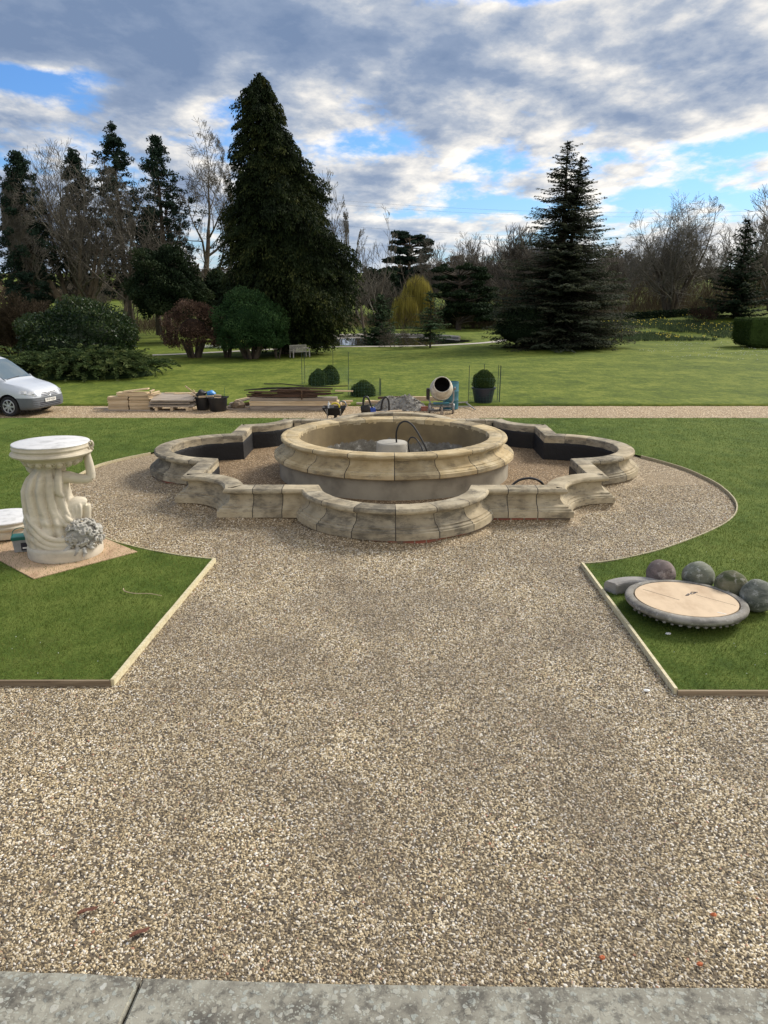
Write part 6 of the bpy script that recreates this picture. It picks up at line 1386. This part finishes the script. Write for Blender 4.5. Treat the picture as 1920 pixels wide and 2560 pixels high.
# ivy clad trunks of the left wood
for k, (x, y, h, lb) in enumerate(((-21.3,66,12.5,'leafless ivy clad tree just right of the many stemmed tree'), (-23.0,67,13.5,'straight leafless tree right behind the many stemmed tree'), (-16.2,70,12.5,'leafless tree close against the tallest bare tree'), (-19.0,68,11.0,'crooked leafless tree before the middle ragged conifer'), (-31.0,71,13.5,'leafless tree between the two leftmost ragged conifers'), (-14.2,78,12.5,'leafless tree just left of the great conifer'))):
    bare_tree('bare_tree', T(x,y), h, .24, 51+k, lb, depth=3, mat='twig', tmat='bark_pale' if k % 2 else 'bark', rmin=.013, spread=.6, up=.22, first=.4, kids=(4,5))
# ---- the brown wood behind bank and pond: six moulds, each copied
mould = []
for k in range(6):
    o = bare_tree('wood_tree', (0,0,0), 10.0, .2, 71+k, 'x', depth=4, stems=1+k % 3, mat='twig' if k % 3 else 'twig_pale', tmat='bark', rmin=.018, spread=.5, up=.38, first=.22, kids=(3,4)); mould.append(o)
q = random.Random(12); used = set()
spots = []
def wood(x0, x1, y0, y1, n, h0, h1, grp, lab):
    for i in range(n):
        x = x0+(x1-x0)*(i+q.random())/n; y = q.uniform(y0, y1); k = q.randrange(6)
        if k not in used: o = mould[k]; used.add(k)
        else: o = copy_tree(mould[k])
        o.location = T(x, y); s = q.uniform(h0, h1)/10; o.scale = (s*q.uniform(.9,1.15),)*2+(s,); o.rotation_euler.z = q.uniform(0, 6.28); o['label'] = lab; o['group'] = grp; o['category'] = 'tree'
wood(6, 22, 100, 128, 26, 8.0, 12.0, 'leafless trees of the wood behind the pond', 'leafless brown tree in the wood between cedar and twin peaked conifer')
wood(17, 48, 90, 118, 40, 6.5, 9.5, 'leafless trees of the wood behind the bank', 'leafless brown tree in the wood behind the daffodil bank')
wood(-46, -15, 92, 118, 12, 5.0, 7.5, 'leafless trees of the left wood', 'leafless brown tree far back in the left wood')
wood(-9, 1, 96, 122, 7, 5.0, 7.5, 'leafless trees behind the pond', 'leafless brown tree behind the pond under the skyline')
def brush(name, x0, x1, y0, y1, n, h, mat, zmax=None):
    x = rng.uniform(x0, x1, n); y = rng.uniform(y0, y1, n); z = terr(x, y); hh = h*(.65+.35*np.sin(x*.7)*np.sin(x*.23+1)); t = rng.random(n)**1.3*hh; U = unit(np.c_[rng.normal(0,.5,n), rng.normal(0,.5,n), np.ones(n)])*rng.uniform(.5, 1.5, (n,1)); W = orient(U, n)*rng.uniform(.012,.03,(n,1)); tag(cards(name, np.c_[x,y,z+t], U, W, np.clip(.42+.3*np.sin(x*1.1)*np.sin(y*.9)+rng.normal(0,.15,n),0,1), M[mat], None), kind='stuff')
brush('undergrowth', 5, 54, 88, 112, 36000, 4.6, 'f_brown'); brush('undergrowth', -50, -12, 76, 100, 13000, 1.7, 'f_brown'); brush('undergrowth', -14, 5, 86, 118, 7000, 2.2, 'f_brown')
def far_wood():
    n = 30000; x = rng.uniform(-260, 260, n); y = rng.uniform(235, 262, n)+60*np.sin(x*.012); hh = (6+3*np.sin(x*.09)+2*np.sin(x*.31+1)); z = terr(x, y)+rng.random(n)**.8*hh; U = rdir(n)*rng.uniform(.8,2.0,(n,1)); tag(cards('far_wood', np.c_[x,y,z-.5], U, orient(U,n)*.45, rng.normal(.35,.2,n), M['f_brown'], None), kind='stuff')
far_wood()
def far_hedge(): 
    n = 6000; x = rng.uniform(14, 34, n); y = 79.5+.08*(x-14)+rng.uniform(0,1.2,n); z = terr(x, y)+rng.random(n)*.75; U = rdir(n)*.22; o = cards('low_hedge', np.c_[x,y,z], U, orient(U,n)*.08, rng.normal(.25,.15,n), M['f_dark'], None); tag(o, 'long low dark hedge along the top of the daffodil bank', 'hedge')
far_hedge()
def daffodils():
    n = 16000; x = rng.uniform(15.5, 31.5, n); y = rng.uniform(63.8, 78.5, n); k = (np.sin(x*1.3)*np.sin(y*.9+1)+np.sin(x*.6+y*.5)) > -.55; x, y = x[k], y[k]; n = len(x); z = terr(x, y)
    U = unit(np.c_[rng.normal(0,.25,n), rng.normal(0,.25,n), np.ones(n)])*rng.uniform(.22,.36,(n,1)); tag(cards('daffodil_leaves', np.c_[x,y,z+.12], U, orient(U,n)*.035, rng.normal(.4,.22,n), M['daff_leaf'], None), kind='stuff')
    m = 900; i = rng.integers(0, n, m); j = np.sin(x[i]*.8+1)*np.sin(y[i]*.7) > -.1; i = i[j]; m = len(i); U = rdir(m)*.09; tag(cards('daffodils', np.c_[x[i],y[i],z[i]+.32], U, orient(U,m)*.06, rng.normal(.75,.25,m), M['flower'], None), kind='stuff')
daffodils()
def lawn_flowers(name, x0, x1, y0, y1, n, s):
    x = rng.uniform(x0,x1,n); y = rng.uniform(y0,y1,n); k = np.sin(x*1.1)*np.sin(y*1.3+x*.4) > -.1; x, y = x[k], y[k]; n = len(x); U = rdir(n)*s; tag(cards(name, np.c_[x,y,terr(x,y)+(.05 if s > .02 else .02)], U, orient(U,n)*s*.5, rng.normal(.5,.2,n), M['white_fl'], None), kind='stuff')
lawn_flowers('small_white_flowers', 17, 30, 45.5, 56, 420, .05)
lawn_flowers('small_white_flowers', 20, 30, 58, 63, 160, .05)
lawn_flowers('petals_on_lawn', -6.2, -3.0, 7.0, 10.2, 60, .012); lawn_flowers('petals_on_lawn', 2.95, 6.0, 6.85, 11.0, 70, .012)
def snowdrops():
    n = 700; x = rng.uniform(-13.6, -6.6, n); y = 56.6+.12*(x+10)+rng.normal(0,.25,n); U = rdir(n)*.10; root = tag(cards('snowdrops', np.c_[x,y,rng.uniform(.06,.24,n)], U, orient(U,n)*.04, rng.random(n), M['white_fl'], None), kind='stuff')
    U = unit(np.c_[rng.normal(0,.3,n), rng.normal(0,.3,n), np.ones(n)])*.2; tag(cards('snowdrop_leaves', np.c_[x,y,np.full(n,.08)], U, orient(U,n)*.03, rng.normal(.4,.2,n), M['daff_leaf'], None), kind='stuff')
snowdrops()
# overhead cables across the sky, a long way off
def cables():
    for i, (z0, lb) in enumerate(((17.5,'upper overhead cable crossing the sky behind the pine'), (16.7,'second overhead cable just below the upper one'), (12.6,'third overhead cable low beside the pine crown'), (9.3,'lowest overhead cable behind the pine'))):
        m = MB(); P = [(x, 170+.05*x, z0+3.2-.012*x*1.0+.0006*(x-40)**2) for x in np.linspace(-60, 140, 30)]; m.tube(P, .015, 4); thing_mesh(m, 'overhead_cable', M['dark_steel'], lb, 'cable', 'overhead cables')
cables()
